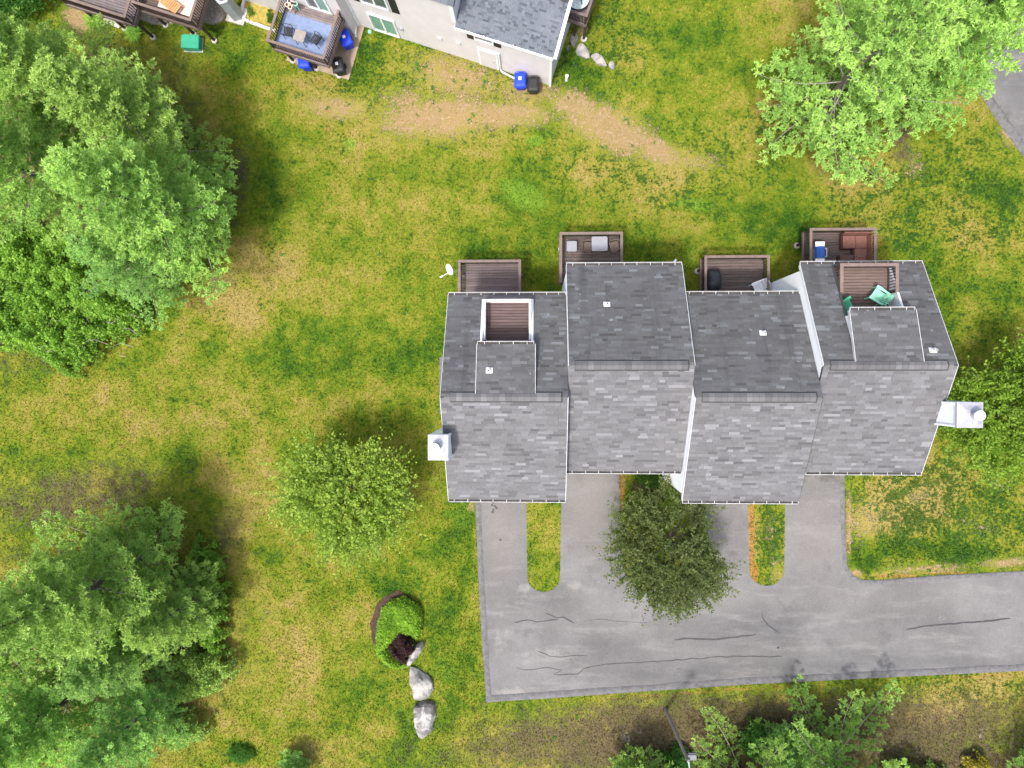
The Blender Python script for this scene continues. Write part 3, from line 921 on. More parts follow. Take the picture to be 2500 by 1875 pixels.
def vent_pipe(px, py, z, slope, parent):
    p = W(px, py, z)
    ax = Matrix((Vector((1, 0, 0)), slope.d if slope.d.y > 0 else -slope.d, slope.n)).transposed()
    v = (p.y - slope.ye) / slope.d.y
    base = slope.p(p.x, v, 0.035)
    vp = MB().box(base, (0.30, 0.26, 0.012), ax).cyl(base, base + Vector((0, 0, 0.10)), 0.10, 0.065, 10).build('vent_flashing', WHITEP, parent)
    MB().cyl(base + Vector((0, 0, .05)), base + Vector((0, 0, 0.33)), 0.055, None, 12).build('vent_pipe', WHITEP, vp)
    MB().cyl(base + Vector((0, 0, .331)), base + Vector((0, 0, 0.335)), 0.04, None, 12).build('vent_opening', BLACKP, vp)


bsl = [Slope(YR[i] + DEP_B, ZE, YR[i], ZR) for i in range(4)]
vent_pipe(1482, 743, 7.6, bsl[1], house)
vent_pipe(1866, 813, 7.7, bsl[2], house)
vent_pipe(2279, 856, 8.9, bsl[3], house)

# dormers and roof balconies
for i, mt, railm, brd in ((0, SH_D, TRIM, BRDR), (3, SH_D, RAIL, BRDT)):
    b = BAL[i]
    yr, yd = YR[i], b['yd']
    zr_d, ze_d = ZR + 0.02, 8.55
    ds = Slope(yd, ze_d, yr + 0.16, zr_d)
    dx0, dx1 = b['x0'] - 0.1, b['x1'] + 0.12
    d = roof_part('dormer_roof', 'flat pitched dormer roof above the balcony of the ' + UNIT[i].split(' roof')[0], ds, [(dx0, dx1, 0, ds.L)], mt)
    g = gutter(dx0 + 0.02, dx1 - 0.05, yd, ze_d - 0.02, 1, d, 4)
    for x in (dx0 - .012, dx1 + .012):
        c = [ds.p(x - .012, -.02, .035), ds.p(x + .012, -.02, .035), ds.p(x + .012, ds.L, .035), ds.p(x - .012, ds.L, .035)]
        MB().add(c + [q - ds.n * .18 for q in c], [(0, 1, 2, 3), (7, 6, 5, 4), (0, 4, 5, 1), (1, 5, 6, 2), (2, 6, 7, 3), (3, 7, 4, 0)]).build('rake_trim', GUT, d)
    if i == 0:
        # waste pipe on the dormer
        vent_pipe(1195, 905, 8.8, ds, house)
    m = MB()
    # dormer cheeks and door wall
    for x in (b['x0'] + 0.03, b['x1'] - 0.03):
        y0, y1 = yd - 0.2, yr + 0.2
        bs = bsl[i]
        zb0, zb1 = bs.p(0, bs.v_at_y(y0)).z, bs.p(0, bs.v_at_y(y1)).z
        vs = [(x + s * 0.04, y, z) for s in (-1, 1) for y, z in ((y0, zb0 - .4), (y0, ze_d - .1), (y1, zr_d - 0.13), (y1, zb1 - .2))]
        m.add(vs, [(0, 1, 2, 3), (7, 6, 5, 4), (0, 4, 5, 1), (1, 5, 6, 2), (2, 6, 7, 3), (3, 7, 4, 0)])
    m.box(((b['x0'] + b['x1']) / 2, yd - 0.3, (zf_b + ze_d) / 2 - .1), (b['x1'] - b['x0'] - 0.02, 0.1, ze_d - zf_b - 0.1))
    m.build('dormer_wall', WALL, d)
    fl = MB().box(((b['x0'] + b['x1']) / 2, (yd - .2 + b['yf']) / 2, zf_b - 0.09), (b['x1'] - b['x0'], b['yf'] - yd + 0.2, 0.06)).build('balcony', RAILD, house)
    fl['label'] = 'white railed roof balcony with red brown boards' if i == 0 else 'brown railed roof balcony with tan boards'
    n = int((b['yf'] - yd + 0.15) / 0.145)
    bm_ = MB().box((0, 0, 0), (b['x1'] - b['x0'] - 0.06, 0.127, 0.028)).mesh('board', brd)
    for k in range(n):
        piece('board', bm_, Matrix.Translation(((b['x0'] + b['x1']) / 2, b['yf'] - 0.08 - k * 0.145, zf_b - 0.02 + random.uniform(-.003, .003))), fl)
    # knee walls with white caps where the roof rises beside the floor
    bs = bsl[i]
    for x, sg in ((b['x0'], 1), (b['x1'], -1)):
        y0, y1 = b['yf'] + 0.1, yd - 0.2
        z0, z1 = bs.p(0, bs.v_at_y(y0)).z, bs.p(0, bs.v_at_y(y1)).z
        xc = x + sg * 0.02
        MB().add([(xc + s * 0.018, y, z) for s in (-1, 1) for y, z in ((y0, zf_b - .1), (y0, z0 - .02), (y1, z1 - .02), (y1, zf_b - .1))],
                 [(0, 1, 2, 3), (7, 6, 5, 4), (0, 4, 5, 1), (1, 5, 6, 2), (2, 6, 7, 3), (3, 7, 4, 0)]).build('knee_wall', WALL, fl)
        cw = 0.05
        MB().add([(xc + s * cw, y, z + h) for s in (-1, 1) for y, z, h in ((y0, z0, .035), (y0, z0, .075), (y1, z1, .075), (y1, z1, .035))],
                 [(0, 1, 2, 3), (7, 6, 5, 4), (0, 4, 5, 1), (1, 5, 6, 2), (2, 6, 7, 3), (3, 7, 4, 0)]).build('wall_cap', TRIM if i == 0 or sg < 0 else DECKING, fl)
    # railing
    rz = zf_b + 0.92
    ins = 0.13 if i == 0 else 0.08
    ysouth = yd + 0.28 if i == 0 else 3.98
    xa, xb, yn = b['x0'] + ins, b['x1'] - ins, b['yf'] - 0.04
    rw = 0.10 if i == 0 else 0.15
    rl = MB()
    rl.box(((xa + xb) / 2, yn, rz), (xb - xa + rw, rw, 0.045))
    for x in (xa, xb):
        rl.box((x, (yn - rw / 2 + ysouth) / 2, rz), (rw, yn - rw / 2 - ysouth - .004, 0.045))
    rl.build('railing', railm, fl)
    br = MB()
    br.box(((xa + xb) / 2, yn, zf_b + 0.1), (xb - xa, 0.05, 0.05))
    for x in (xa, xb):
        br.box((x, (yn + ysouth) / 2, zf_b + 0.1), (0.05, yn - ysouth - .06, 0.05))
        for y in (yn, ysouth + .05):
            br.box((x, y, zf_b + 0.46), (0.085, 0.085, 0.9))
    br.build('railing_frame', railm if i == 0 else RAILD, fl)
    bmesh_b = MB().box((0, 0, 0), (0.035, 0.035, 0.78)).mesh('baluster', railm if i == 0 else RAILD)
    k = int((xb - xa) / 0.13)
    for j in range(1, k):
        piece('baluster', bmesh_b, Matrix.Translation((xa + j * (xb - xa) / k, yn, zf_b + 0.5)), fl)
    k = int((yn - ysouth) / 0.13)
    for x in (xa, xb):
        for j in range(1, k):
            piece('baluster', bmesh_b, Matrix.Translation((x, ysouth + j * (yn - ysouth) / k, zf_b + 0.5)), fl)


def chimney(x0, x1, y0, y1, ztop, label, flue_dx):
    m = MB()
    m.box(((x0 + x1) / 2, (y0 + y1) / 2, ztop / 2 - 0.03), (x1 - x0, y1 - y0, ztop - 0.06))
    for x in (x0, x1):
        for y in (y0, y1):
            m.box((x, y, ztop / 2 - .02), (0.09, 0.09, ztop - .04))
    c = m.build('chimney', WALL, house)
    c['label'] = label
    xm, ym = (x0 + x1) / 2, (y0 + y1) / 2
    a, b_ = (x1 - x0) / 2 + 0.06, (y1 - y0) / 2 + 0.06
    MB().loft([[(xm - a, ym - b_, ztop - .1), (xm + a, ym - b_, ztop - .1), (xm + a, ym + b_, ztop - .1), (xm - a, ym + b_, ztop - .1)],
               [(xm - a, ym - b_, ztop), (xm + a, ym - b_, ztop), (xm + a, ym + b_, ztop), (xm - a, ym + b_, ztop)],
               [(xm - .2, ym - .2, ztop + .06), (xm + .2, ym - .2, ztop + .06), (xm + .2, ym + .2, ztop + .06), (xm - .2, ym + .2, ztop + .06)]]).build('chimney_cap', METAL, c)
    fx = xm + flue_dx
    MB().cyl((fx, ym, ztop + .02), (fx, ym, ztop + .42), 0.155, None, 20).build('flue', METAL, c)
    MB().cyl((fx, ym, ztop + .34), (fx, ym, ztop + .40), 0.17, None, 20).build('flue_band', BLACKP, c)
    MB().cyl((fx, ym, ztop + .44), (fx, ym, ztop + .55), 0.225, 0.215, 24).build('flue_cap', WHITEP, c, False)


chimney(-4.88, -4.08, -3.62, -2.60, 9.5, 'white boxed chimney on the left gable', -0.08)
chimney(18.2, 19.2, -2.12, -1.12, 9.5, 'white boxed chimney on the right gable', 0.12)

# side porch roof at the left gable
ps = Matrix()
m = MB()
py0, py1 = -1.95, 1.1
V = [(-5.36, py0, 2.75), (-5.36, py1, 2.75), (-4.31, py1, 3.15), (-4.31, py0, 3.15)]
m.add(V + [(x, y, z - .12) for x, y, z in V], [(0, 1, 2, 3), (7, 6, 5, 4), (0, 4, 5, 1), (1, 5, 6, 2), (2, 6, 7, 3), (3, 7, 4, 0)])
pr = m.build('porch_roof', MAT('porch_roof_grey', (0.125, 0.125, 0.13), 0.9, 0.12, 5), house)
MB().box((-5.2, py0 + .12, 1.34), (0.1, 0.1, 2.68)).box((-5.2, py1 - .12, 1.34), (0.1, 0.1, 2.68)).build('porch_post', TRIM, house)
MB().box((-4.33, -0.4, 1.1), (0.05, 0.95, 2.1)).build('side_door', TRIM, house)


# ------------------------------------------------------------------ decks
def deck(label, P0, P1, depth, zf, rail_h, board_mat, posts=(0.12, 0.88), group='wooden decks behind the houses', post_back=0.4, sides=(1, 1), post_mat=None, board_across=False, cap=0.14, name='wooden_deck'):
    """P0, P1: outer corners of the rail on the free side; the deck runs back from them towards the house on the left of P0->P1"""
    P0, P1 = Vector((P0.x, P0.y, 0)), Vector((P1.x, P1.y, 0))
    t = (P1 - P0).normalized()
    n = Vector((-t.y, t.x, 0))
    wd = (P1 - P0).length
    ax = Matrix((t, n, Vector((0, 0, 1)))).transposed()
    at = lambda a, b, z: P0 + t * a + n * b + Vector((0, 0, z))
    d = thing(name, label, 'deck', at(wd / 2, depth / 2, 0), group)
    nb = max(1, int(depth / 0.145)) if not board_across else int(wd / 0.145)
    if board_across:
        me = MB().box((0, 0, 0), (0.127, depth - 0.04, 0.03), ax).mesh('board', board_mat)
        for k in range(nb):
            piece('board', me, Matrix.Translation(at((k + .5) * wd / nb, depth / 2, zf - 0.015 + random.uniform(-.003, .003))), d)
    else:
        me = MB().box((0, 0, 0), (wd - 0.06, 0.127, 0.03), ax).mesh('board', board_mat)
        for k in range(nb):
            piece('board', me, Matrix.Translation(at(wd / 2, (k + .5) * depth / nb, zf - 0.015 + random.uniform(-.003, .003))), d)
    m = MB()
    m.box(at(wd / 2, 0.03, zf - 0.14), (wd, 0.05, 0.22), ax)
    m.box(at(0.03, depth / 2 + .03, zf - 0.14), (0.05, depth - 0.07, 0.22), ax)
    m.box(at(wd - 0.03, depth / 2 + .03, zf - 0.14), (0.05, depth - 0.07, 0.22), ax)
    for k in range(1, 6):
        m.box(at(wd * k / 6, depth / 2 + .03, zf - 0.15), (0.045, depth - 0.08, 0.2), ax)
    m.build('frame', RAIL, d)
    for f in posts:
        p = at(wd * f, post_back, 0)
        pz = zf - 0.26
        MB().box(p + Vector((0, 0, pz / 2 + .03)), (0.13, 0.13, pz - .02), ax).build('post', post_mat or RAILD, d)
        MB().cyl(p + Vector((0, 0, -0.05)), p + Vector((0, 0, 0.10)), 0.19, 0.17, 12).build('footing', CONC, d)
    rz = zf + rail_h
    runs = [(at(0, 0.07, 0), at(wd, 0.07, 0), 'f')]
    if sides[0]:
        runs.append((at(0.07, 0.145, 0), at(0.07, depth, 0), 's'))
    if sides[1]:
        runs.append((at(wd - 0.07, 0.145, 0), at(wd - 0.07, depth, 0), 's'))
    bme = MB().box((0, 0, 0), (0.038, 0.038, rail_h - 0.16), ax).mesh('baluster', RAILD)
    for a, b, kind in runs:
        L = (b - a).length
        u = (b - a).normalized()
        a2 = Matrix((u, Vector((-u.y, u.x, 0)), Vector((0, 0, 1)))).transposed()
        MB().box((a + b) / 2 + Vector((0, 0, rz - .02)), (L, cap, 0.04), a2).build('top_rail', RAIL, d)
        MB().box((a + b) / 2 + Vector((0, 0, zf + 0.1)), (L, 0.045, 0.06), a2).build('bottom_rail', RAILD, d)
        q0, q1 = a + u * (0.1 if kind == 'f' else -.02), b - u * 0.1
        for q in ([q0, q1] if kind == 'f' else [q1]):
            MB().box(q + Vector((0, 0, zf + rail_h / 2 - .02)), (0.09, 0.09, rail_h - .045), a2).build('rail_post', RAILD, d)
        k = int(L / 0.135)
        for j in range(1, k):
            piece('baluster', bme, Matrix.Translation(a + u * (j * L / k) + Vector((0, 0, zf + rail_h / 2 + .02))), d)
    return d


ZD, RH = 1.45, 0.95
zt = ZD + RH


def main_deck(label, xl, xr, ytop, wall_y, mat, name='wooden_deck'):
    a, b = W(xr, ytop, zt), W(xl, ytop, zt)     # walking right to left puts the house on the left hand
    y = (a.y + b.y) / 2
    a.y = b.y = y
    return deck(label, a, b, y - wall_y - 0.02, ZD, RH, mat, posts=(0.05, 0.95), post_back=0.5)


wbk = [YR[i] + DEP_B - 0.32 for i in range(4)]
main_deck('empty violet brown deck behind the leftmost townhouse', 1118, 1272, 634, wbk[0], BRD1)
main_deck('brown deck with two pale tables behind the second townhouse', 1366, 1521, 566, wbk[1], BRD)
main_deck('brown deck with a covered grill behind the third townhouse', 1720, 1880, 623, wbk[2], BRD)
main_deck('brown deck with wicker sofa and blue grill behind the rightmost townhouse', 1977, 2141, 556, wbk[3], BRD)

# ------------------------------------------------------------------ the house at the top edge, turned against the row
C2 = W(1343, 209, 0)
e_ = W(889, 65, 0)
tl = Vector((e_.x - C2.x, e_.y - C2.y, 0)).normalized()       # along the wall, to the left
nin = Vector((tl.y, -tl.x, 0))                                # into the house
if nin.y < 0:
    nin = -nin
AX2 = Matrix((tl, nin, Vector((0, 0, 1)))).transposed()
B2 = lambda u, v, z: Vector((C2.x, C2.y, 0)) + tl * u + nin * v + Vector((0, 0, z))


def wall_hit(px, py, v=0.0):
    r = CR @ Vector(((px - 1250) / F, -(py - 937.5) / F, -1))
    o = Vector((0, 0, H))
    k = ((B2(0, v, 0) - o).dot(nin)) / r.dot(nin)
    p = o + r * k
    return (p - B2(0, 0, 0)).dot(tl), p.z


def uv_of(p):
    q = p - B2(0, 0, 0)
    return q.dot(tl), q.dot(nin)


uA, zA = wall_hit(1111, 66, -0.25)
u0e, z0e = wall_hit(1346, 140, -0.25)
zlow = (zA + z0e) / 2
uEnd = (e_ - C2).length + 0.35
vrec = uv_of(W(656, 21, 0))[1]
hb = thing('siding_house', 'warm white sided house with blue grey roof at the top edge', 'building', B2(5, 3, 0))
m = MB()
DW, RISE = 4.2, 1.25                      # low wing depth and ridge rise


def block(mb, u0, u1, v0, v1, z0, z1):
    mb.add([B2(u, v, z) for u in (u0, u1) for v in (v0, v1) for z in (z0, z1)], [(0, 1, 3, 2), (4, 6, 7, 5), (0, 4, 5, 1), (2, 3, 7, 6), (0, 2, 6, 4), (1, 5, 7, 3)])


zl = zlow + 0.02
m.add([B2(u, v, z) for u in (0, uA) for v, z in ((0, 0), (0, zl), (DW / 2, zl + RISE - .12), (DW, zl), (DW, 0))], [(0, 1, 2, 3, 4), (9, 8, 7, 6, 5)] + [(j, 5 + j, 5 + (j + 1) % 5, (j + 1) % 5) for j in range(5)])
block(m, uA + .002, uEnd, 0.0, 9.0, 0, 6.4)
block(m, uEnd + .002, uEnd + 9.5, vrec, 9.0, 0, 6.4)
block(m, uEnd + 9.6, uEnd + 22, vrec + .6, 9.0, 0, 6.4)
m.build('wall', WALL2, hb)
MB().box(B2(-.012, -.012, zl / 2), (0.12, 0.12, zl), AX2).build('corner_board', TRIM, hb)
MB().box(B2(uA + .1, -.03, zl + 1.7), (0.22, 0.09, 3.2), AX2).build('corner_board', TRIM, hb)
MB().box(B2(uEnd - .05, -.02, 3.2), (0.16, 0.1, 6.3), AX2).build('corner_board', TRIM, hb)


class Slope2(Slope):
    def __init__(s, v0, z0, v1, z1):
        s.v0, s.z0 = v0, z0
        s.L = math.hypot(v1 - v0, z1 - z0)
        s.d = nin * ((v1 - v0) / s.L) + Vector((0, 0, (z1 - z0) / s.L))
        s.n = tl.cross(s.d)
        if s.n.z < 0:
            s.n = -s.n

    def p(s, u, v, h=0.0):
        return B2(u, s.v0, s.z0) + s.d * v + s.n * h


lw = Slope2(-0.25, zlow, DW / 2, zlow + RISE)
roof_part('roof', 'blue grey shingle roof of the low wing', lw, [(-0.2, uA, 0, lw.L)], SH_2, 0.11, 0.10, 0.30, parent=hb)
lb = Slope2(DW + 0.25, zlow, DW / 2, zlow + RISE)
roof_part('roof', None, lb, [(-0.2, uA, 0, lb.L - .01)], SH_2, 0.11, 0.10, 0.30, parent=hb)
MB().box(B2(uA / 2 - .1, DW / 2, zlow + RISE + .03), (uA + .2, 0.16, 0.04), AX2).build('ridge_cap', DECKING, hb)
for sl in (lw, lb):
    c = [sl.p(-0.2, -0.02, .03), sl.p(-0.36, -0.02, .03), sl.p(-0.36, sl.L, .03), sl.p(-0.2, sl.L, .03)]
    dn = [p - sl.n * 0.2 for p in c]
    MB().add(c + dn, [(0, 1, 2, 3), (7, 6, 5, 4), (0, 4, 5, 1), (1, 5, 6, 2), (2, 6, 7, 3), (3, 7, 4, 0)]).build('rake_trim', TRIM, hb)
MB().box(B2(uA / 2 - .1, -.30, zlow - .06), (uA + .2, 0.09, 0.13), AX2).build('gutter', TRIM, hb)
hgm = MB().box((0, 0, 0), (0.03, 0.16, 0.012), AX2).mesh('gutter_hanger', TRIM)
for k in range(7):
    piece('gutter_hanger', hgm, Matrix.Translation(B2(0.4 + k * .8, -.27, zlow + .03)), hb)
hi = Slope2(-0.3, 6.4, 4.5, 9.0)
roof_part('roof', None, hi, [(uA - .2, uEnd + 22, 0, hi.L)], SH_2, 0.3, 0.3, 0.6, parent=hb)
hk = Slope2(9.3, 6.4, 4.5, 9.0)
roof_part('roof', None, hk, [(uA - .2, uEnd + 22, 0, hk.L - .01)], SH_2, 0.3, 0.3, 0.6, parent=hb)


def opening(name, ul, ur, z0, z1, v, pane_mat, panes=2, frame=0.09, meeting=True, parent=hb, label=None):
    """window or sliding door: frame with separate panes"""
    m = MB()
    um, zm = (ul + ur) / 2, (z0 + z1) / 2
    w_, h_ = abs(ur - ul), z1 - z0
    y = v - 0.03
    m.box(B2(um, y, z0 + frame / 2), (w_, 0.10, frame), AX2)
    m.box(B2(um, y, z1 - frame / 2), (w_, 0.10, frame), AX2)
    for u in (min(ul, ur) + frame / 2, max(ul, ur) - frame / 2):
        m.box(B2(u, y, zm), (frame, 0.10, h_ - 2 * frame), AX2)
    iw = (w_ - 2 * frame) / panes
    for k in range(1, panes):
        m.box(B2(min(ul, ur) + frame + k * iw, y, zm), (frame, 0.09, h_ - 2 * frame), AX2)
    o = m.build(name, TRIM, parent)
    if label:
        o['label'] = label
    for k in range(panes):
        MB().box(B2(min(ul, ur) + frame + (k + .5) * iw, v - 0.012, zm), (iw - (0 if k in (0, panes - 1) and panes == 1 else frame * .9), 0.02, h_ - 2 * frame), AX2).build('pane', pane_mat if not isinstance(pane_mat, list) else pane_mat[k % len(pane_mat)], o)
    return o


# features read off the wall plane
a, b = wall_hit(899, 40), wall_hit(978, 90)
opening('sliding_door', wall_hit(913, 68)[0], wall_hit(978, 90)[0], 0.12, 2.05, 0.0, GLASS, 2, 0.10)
uw0, uw1 = wall_hit(886, 8)[0], wall_hit(953, 26)[0]
zw = wall_hit(925, 17)[1]
o = opening('window', uw0, uw1, zw, zw + 1.5, 0.0, GLASSD, 2, 0.09)
for uu in (uw0 + 0.34, uw1 - 0.34):
    MB().box(B2(uu, -0.03, zw + .75), (0.42, 0.05, 1.5), AX2).build('shutter', BLACKP, hb)
ud0, ud1 = wall_hit(1173, 150)[0], wall_hit(1217, 166)[0]
dr = MB().box(B2((ud0 + ud1) / 2, -0.02, 1.04), (abs(ud1 - ud0) + .1, 0.07, 2.06), AX2).build('door_frame', TRIM, hb)
drm = MB().box(B2((ud0 + ud1) / 2, -0.045, 1.0), (abs(ud1 - ud0) - .16, 0.06, 1.9), AX2).build('door', WALL2, hb)
MB().box(B2(ud1 + .2, -0.09, 1.0), (0.05, 0.06, 0.12), AX2).build('door_handle', GREYP, drm)
us = wall_hit(1181, 92)[0]
o = opening('window', us - .55, us + .55, zlow - 1.2, zlow - .2, 0.0, GLASSD, 1, 0.08)
for uu in (us - .76, us + .76):
    MB().box(B2(uu, -0.03, zlow - .72), (0.38, 0.05, 1.1), AX2).build('shutter', BLACKP, hb)
uv_, zv_ = wall_hit(980, 69)
MB().cyl(B2(uv_, -.005, zv_), B2(uv_, -.09, zv_), 0.13, 0.12, 14).build('wall_vent', GREYP, hb)
for (x, y) in ((1074, 92), (1119, 104)):
    uu, zz = wall_hit(x, y)
    MB().box(B2(uu, -.04, zz), (0.24, 0.09, 0.18), AX2).build('meter_box', WALL2, hb)
# doors on the recessed wall above the decks
ua_, za_ = wall_hit(819, 37, vrec)
ub_, zb_ = wall_hit(754, 13, vrec)
opening('sliding_door', ua_ + .1, ub_, 2.1, 4.15, vrec, [GLASS, GLASSD], 2, 0.11)
opening('window', uEnd + 4.2, uEnd + 5.6, 2.7, 4.2, vrec, GLASSD, 2)
# downspout from the eaves to a splash elbow on the slab
MB().path([B2(uEnd + .1, -.10, 6.2), B2(uEnd + .1, -.10, 0.35), B2(uEnd + .05, -.2, 0.2), B2(uEnd - .1, -.75, 0.1)], 0.055, 8).build('downspout', TRIM, hb)
uq, vq = uv_of(W(1222, 172, 0.2))
ur, vr = uv_of(W(1256, 190, 0.2))
MB().path([B2(uq, -.1, 2.3), B2(uq, -.1, .3), B2(uq - .1, -.15, .18), B2(ur, vr, 0.12)], 0.05, 8).build('downspout', TRIM, hb)

# patio slab and the decks of that house
slab_px = [(868, 57), (890, 66), (878, 100), (852, 196), (700, 150), (716, 60), (760, 30)]
sl_o = MB().prism([W(x, y) for x, y in [(870, 56), (891, 64), (852, 196), (700, 149), (722, 70)]], 0.0, 0.07).build('patio_slab', PATIO)
tag(sl_o, 'sandy concrete patio slab under the deck with blue rug', None, None, 'structure')

ZB, RB = 2.02, 0.9
zbt = ZB + RB


def deck2(label, pl, pr, depth, mat, **kw):
    a, b = W(*pl, zbt), W(*pr, zbt)
    return deck(label, a, b, depth, ZB, RB, mat, **kw)


pB0, pB1 = W(649, 100, zbt), W(791, 145, zbt)
dB = uv_of(pB0)[1], uv_of(pB1)[1]
deckB = deck2('brown deck with blue rug at the top edge house', (649, 100), (791, 145), vrec - sum(dB) / 2 - .03, BRDG, posts=(0.12, 0.55, 0.97), post_back=0.35, group='decks of the top edge house')
d_dir = (W(791, 145, zbt) - W(649, 100, zbt)).normalized()
A1r = W(305, 44, zbt)
A1l = A1r - d_dir * 4.2
deck('brown deck in the top left corner with empty boards', A1l, A1r, 3.6, ZB, RB, BRDG, posts=(0.1, 0.55, 0.97), post_back=0.3, group='decks of the top edge house')
A2r = W(465, 52, zbt)
A2l = A2r - d_dir * 3.5
deck('brown deck at the top edge with an orange lounge chair', A2l, A2r, 3.6, ZB, RB, BRDT, posts=(0.1, 0.6, 0.97), post_back=0.3, group='decks of the top edge house')
cR = W(1434, 42, zbt)
deck('narrow brown deck beside the low wing of the top house', cR - d_dir * 2.6, cR, 3.2, ZB, RB, BRDG, posts=(0.75, 0.97), post_back=0.2, group='decks of the top edge house')


# ------------------------------------------------------------------ furniture and small things
def frame_at(p, rot):
    return Matrix.Translation(p) @ Matrix.Rotation(rad(rot), 4, 'Z')


class LB(MB):
    """mesh builder whose shapes are given in a thing's own frame"""

    def __init__(s, M4):
        super().__init__()
        s.M4 = M4

    def add(s, vs, fs):
        return super().add([s.M4 @ Vector(p) for p in vs], fs)


def table(px, py, z, w_, d_, h, rot, top, leg, label, group=None, rnd=0.07):
    """z: floor height; the pixel is the middle of the top"""
    p = W(px, py, z + h)
    p.z = z
    T = frame_at(p, rot)
    t = thing('patio_table', label, 'table', p, group)
    pts = []
    for sx, sy, a0 in ((1, 1, 0), (-1, 1, 90), (-1, -1, 180), (1, -1, 270)):
        for k in range(5):
            a = rad(a0 + k * 22.5)
            pts.append((sx * (w_ / 2 - rnd) + rnd * math.cos(a), sy * (d_ / 2 - rnd) + rnd * math.sin(a)))
    LB(T).loft([[(x, y, h - .035) for x, y in pts], [(x * 1.0, y * 1.0, h - .008) for x, y in pts], [(x * .985, y * .985, h) for x, y in pts]]).build('table_top', top, t)
    for sx in (-1, 1):
        for sy in (-1, 1):
            LB(T).cyl((sx * (w_ / 2 - .05), sy * (d_ / 2 - .05), 0), (sx * (w_ / 2 - .1), sy * (d_ / 2 - .1), h - .035), 0.018, None, 6).build('leg', leg, t)
    return t


def armchair(px, py, z, rot, seat_mat, leg_mat, label, name='patio_chair', group=None, mesh_back=True):
    """metal chair with a bent tube back and arms; rot: direction it faces, degrees from +X"""
    p = W(px, py, z + .42)
    p.z = z
    T = frame_at(p, rot - 90)
    t = thing(name, label, 'chair', p, group)
    s = LB(T)
    for k in range(6):
        s.box((0, -0.2 + k * 0.08, 0.42 - 0.012 * math.sin(k)), (0.46, 0.062, 0.014))
    s.build('seat', seat_mat, t)
    b = LB(T)
    for k in range(7):
        x = -0.21 + k * 0.07
        hz = 0.86 - 0.12 * (x / 0.25) ** 2
        b.path([(x, -0.22, 0.45), (x, -0.27, 0.65), (x * 1.05, -0.34, hz)], 0.011, 5)
    b.build('backrest', seat_mat, t)
    f = LB(T)
    f.path([(-.25, -.22, .42), (-.26, -.30, .66), (-.2, -.35, .8), (-.08, -.37, .88), (.08, -.37, .88), (.2, -.35, .8), (.26, -.30, .66), (.25, -.22, .42)], 0.017, 6)
    for sx in (-1, 1):
        f.path([(sx * .26, -.29, .66), (sx * .31, -.05, .66), (sx * .30, .17, .64), (sx * .27, .24, .5), (sx * .25, .24, 0.42)], 0.017, 6)
    f.path([(-.24, -.22, .41), (-.24, .24, .41), (.24, .24, .41), (.24, -.22, .41), (-.24, -.22, .41)], 0.015, 6)
    f.build('frame', leg_mat, t)
    for sx in (-1, 1):
        for sy, dx in ((.23, .02), (-.22, .02)):
            LB(T).cyl((sx * .24, sy, .41), (sx * (.24 + dx), sy * 1.12, 0), 0.016, None, 6).build('leg', leg_mat, t)
    return t


def plastic_chair(px, py, z, rot, mat, label, slats=7, lift=0.42):
    """moulded chair: fan of back slats, slatted seat, broad arms on splayed legs"""
    p = W(px, py, z + lift)
    p.z = z
    T = frame_at(p, rot - 90)
    t = thing('plastic_chair', label, 'chair', p, 'plastic garden chairs')
    s = LB(T)
    for k in range(6):
        s.box((0, -0.2 + k * 0.087, 0.37 + 0.012 * k), (0.5 + .02 * k, 0.075, 0.02))
    s.box((-.25, 0.02, .385), (.03, .5, .03)).box((.25, 0.02, .385), (.03, .5, .03))
    s.build('seat', mat, t)
    b = LB(T)
    for k in range(slats):
        f = (k - (slats - 1) / 2) / ((slats - 1) / 2)
        b.path([(f * .2, -.2, .36), (f * .24, -.32, .66), (f * .29, -.46, .98 - .16 * f * f)], 0.033, 4)
    b.box((0, -.3, .6), (.5, .03, .05)).box((0, -.4, .82), (.54, .03, .04))
    b.build('backrest', mat, t)
    for sx in (-1, 1):
        LB(T).loft([[(sx * (.30 - w_), y, .6 + dz), (sx * (.30 + w_), y, .6 + dz), (sx * (.30 + w_), y, .62 + dz), (sx * (.30 - w_), y, .62 + dz)] for y, w_, dz in ((-.38, .03, .05), (-.15, .045, 0), (.15, .07, 0), (.34, .06, -.03))]).build('armrest', mat, t)
        for y0, y1 in ((.24, .30), (-.24, -.30)):
            LB(T).loft([[(sx * (.27 + o) - .03, y - .025, z_), (sx * (.27 + o) + .03, y - .025, z_), (sx * (.27 + o) + .03, y + .025, z_), (sx * (.27 + o) - .03, y + .025, z_)] for y, z_, o in ((y1, 0, .05), (y0, .6, .02))]).build('leg', mat, t)
    return t


# second townhouse deck
table(1396, 601, ZD, 0.56, 0.58, 0.5, 0, TABLEW, IRON, 'small square pale grey table on the deck of the second townhouse')
table(1464, 595, ZD, 0.86, 0.80, 0.72, 1, TABLEW, IRON, 'larger square pale grey table on the deck of the second townhouse')
armchair(1436, 602, ZD, 0, MESHB, MESHB, 'brown metal chair left of the larger pale table', group='brown chairs at the pale table')
armchair(1500, 601, ZD, 195, MESHB, MESHB, 'brown metal chair right of the larger pale table', group='brown chairs at the pale table')

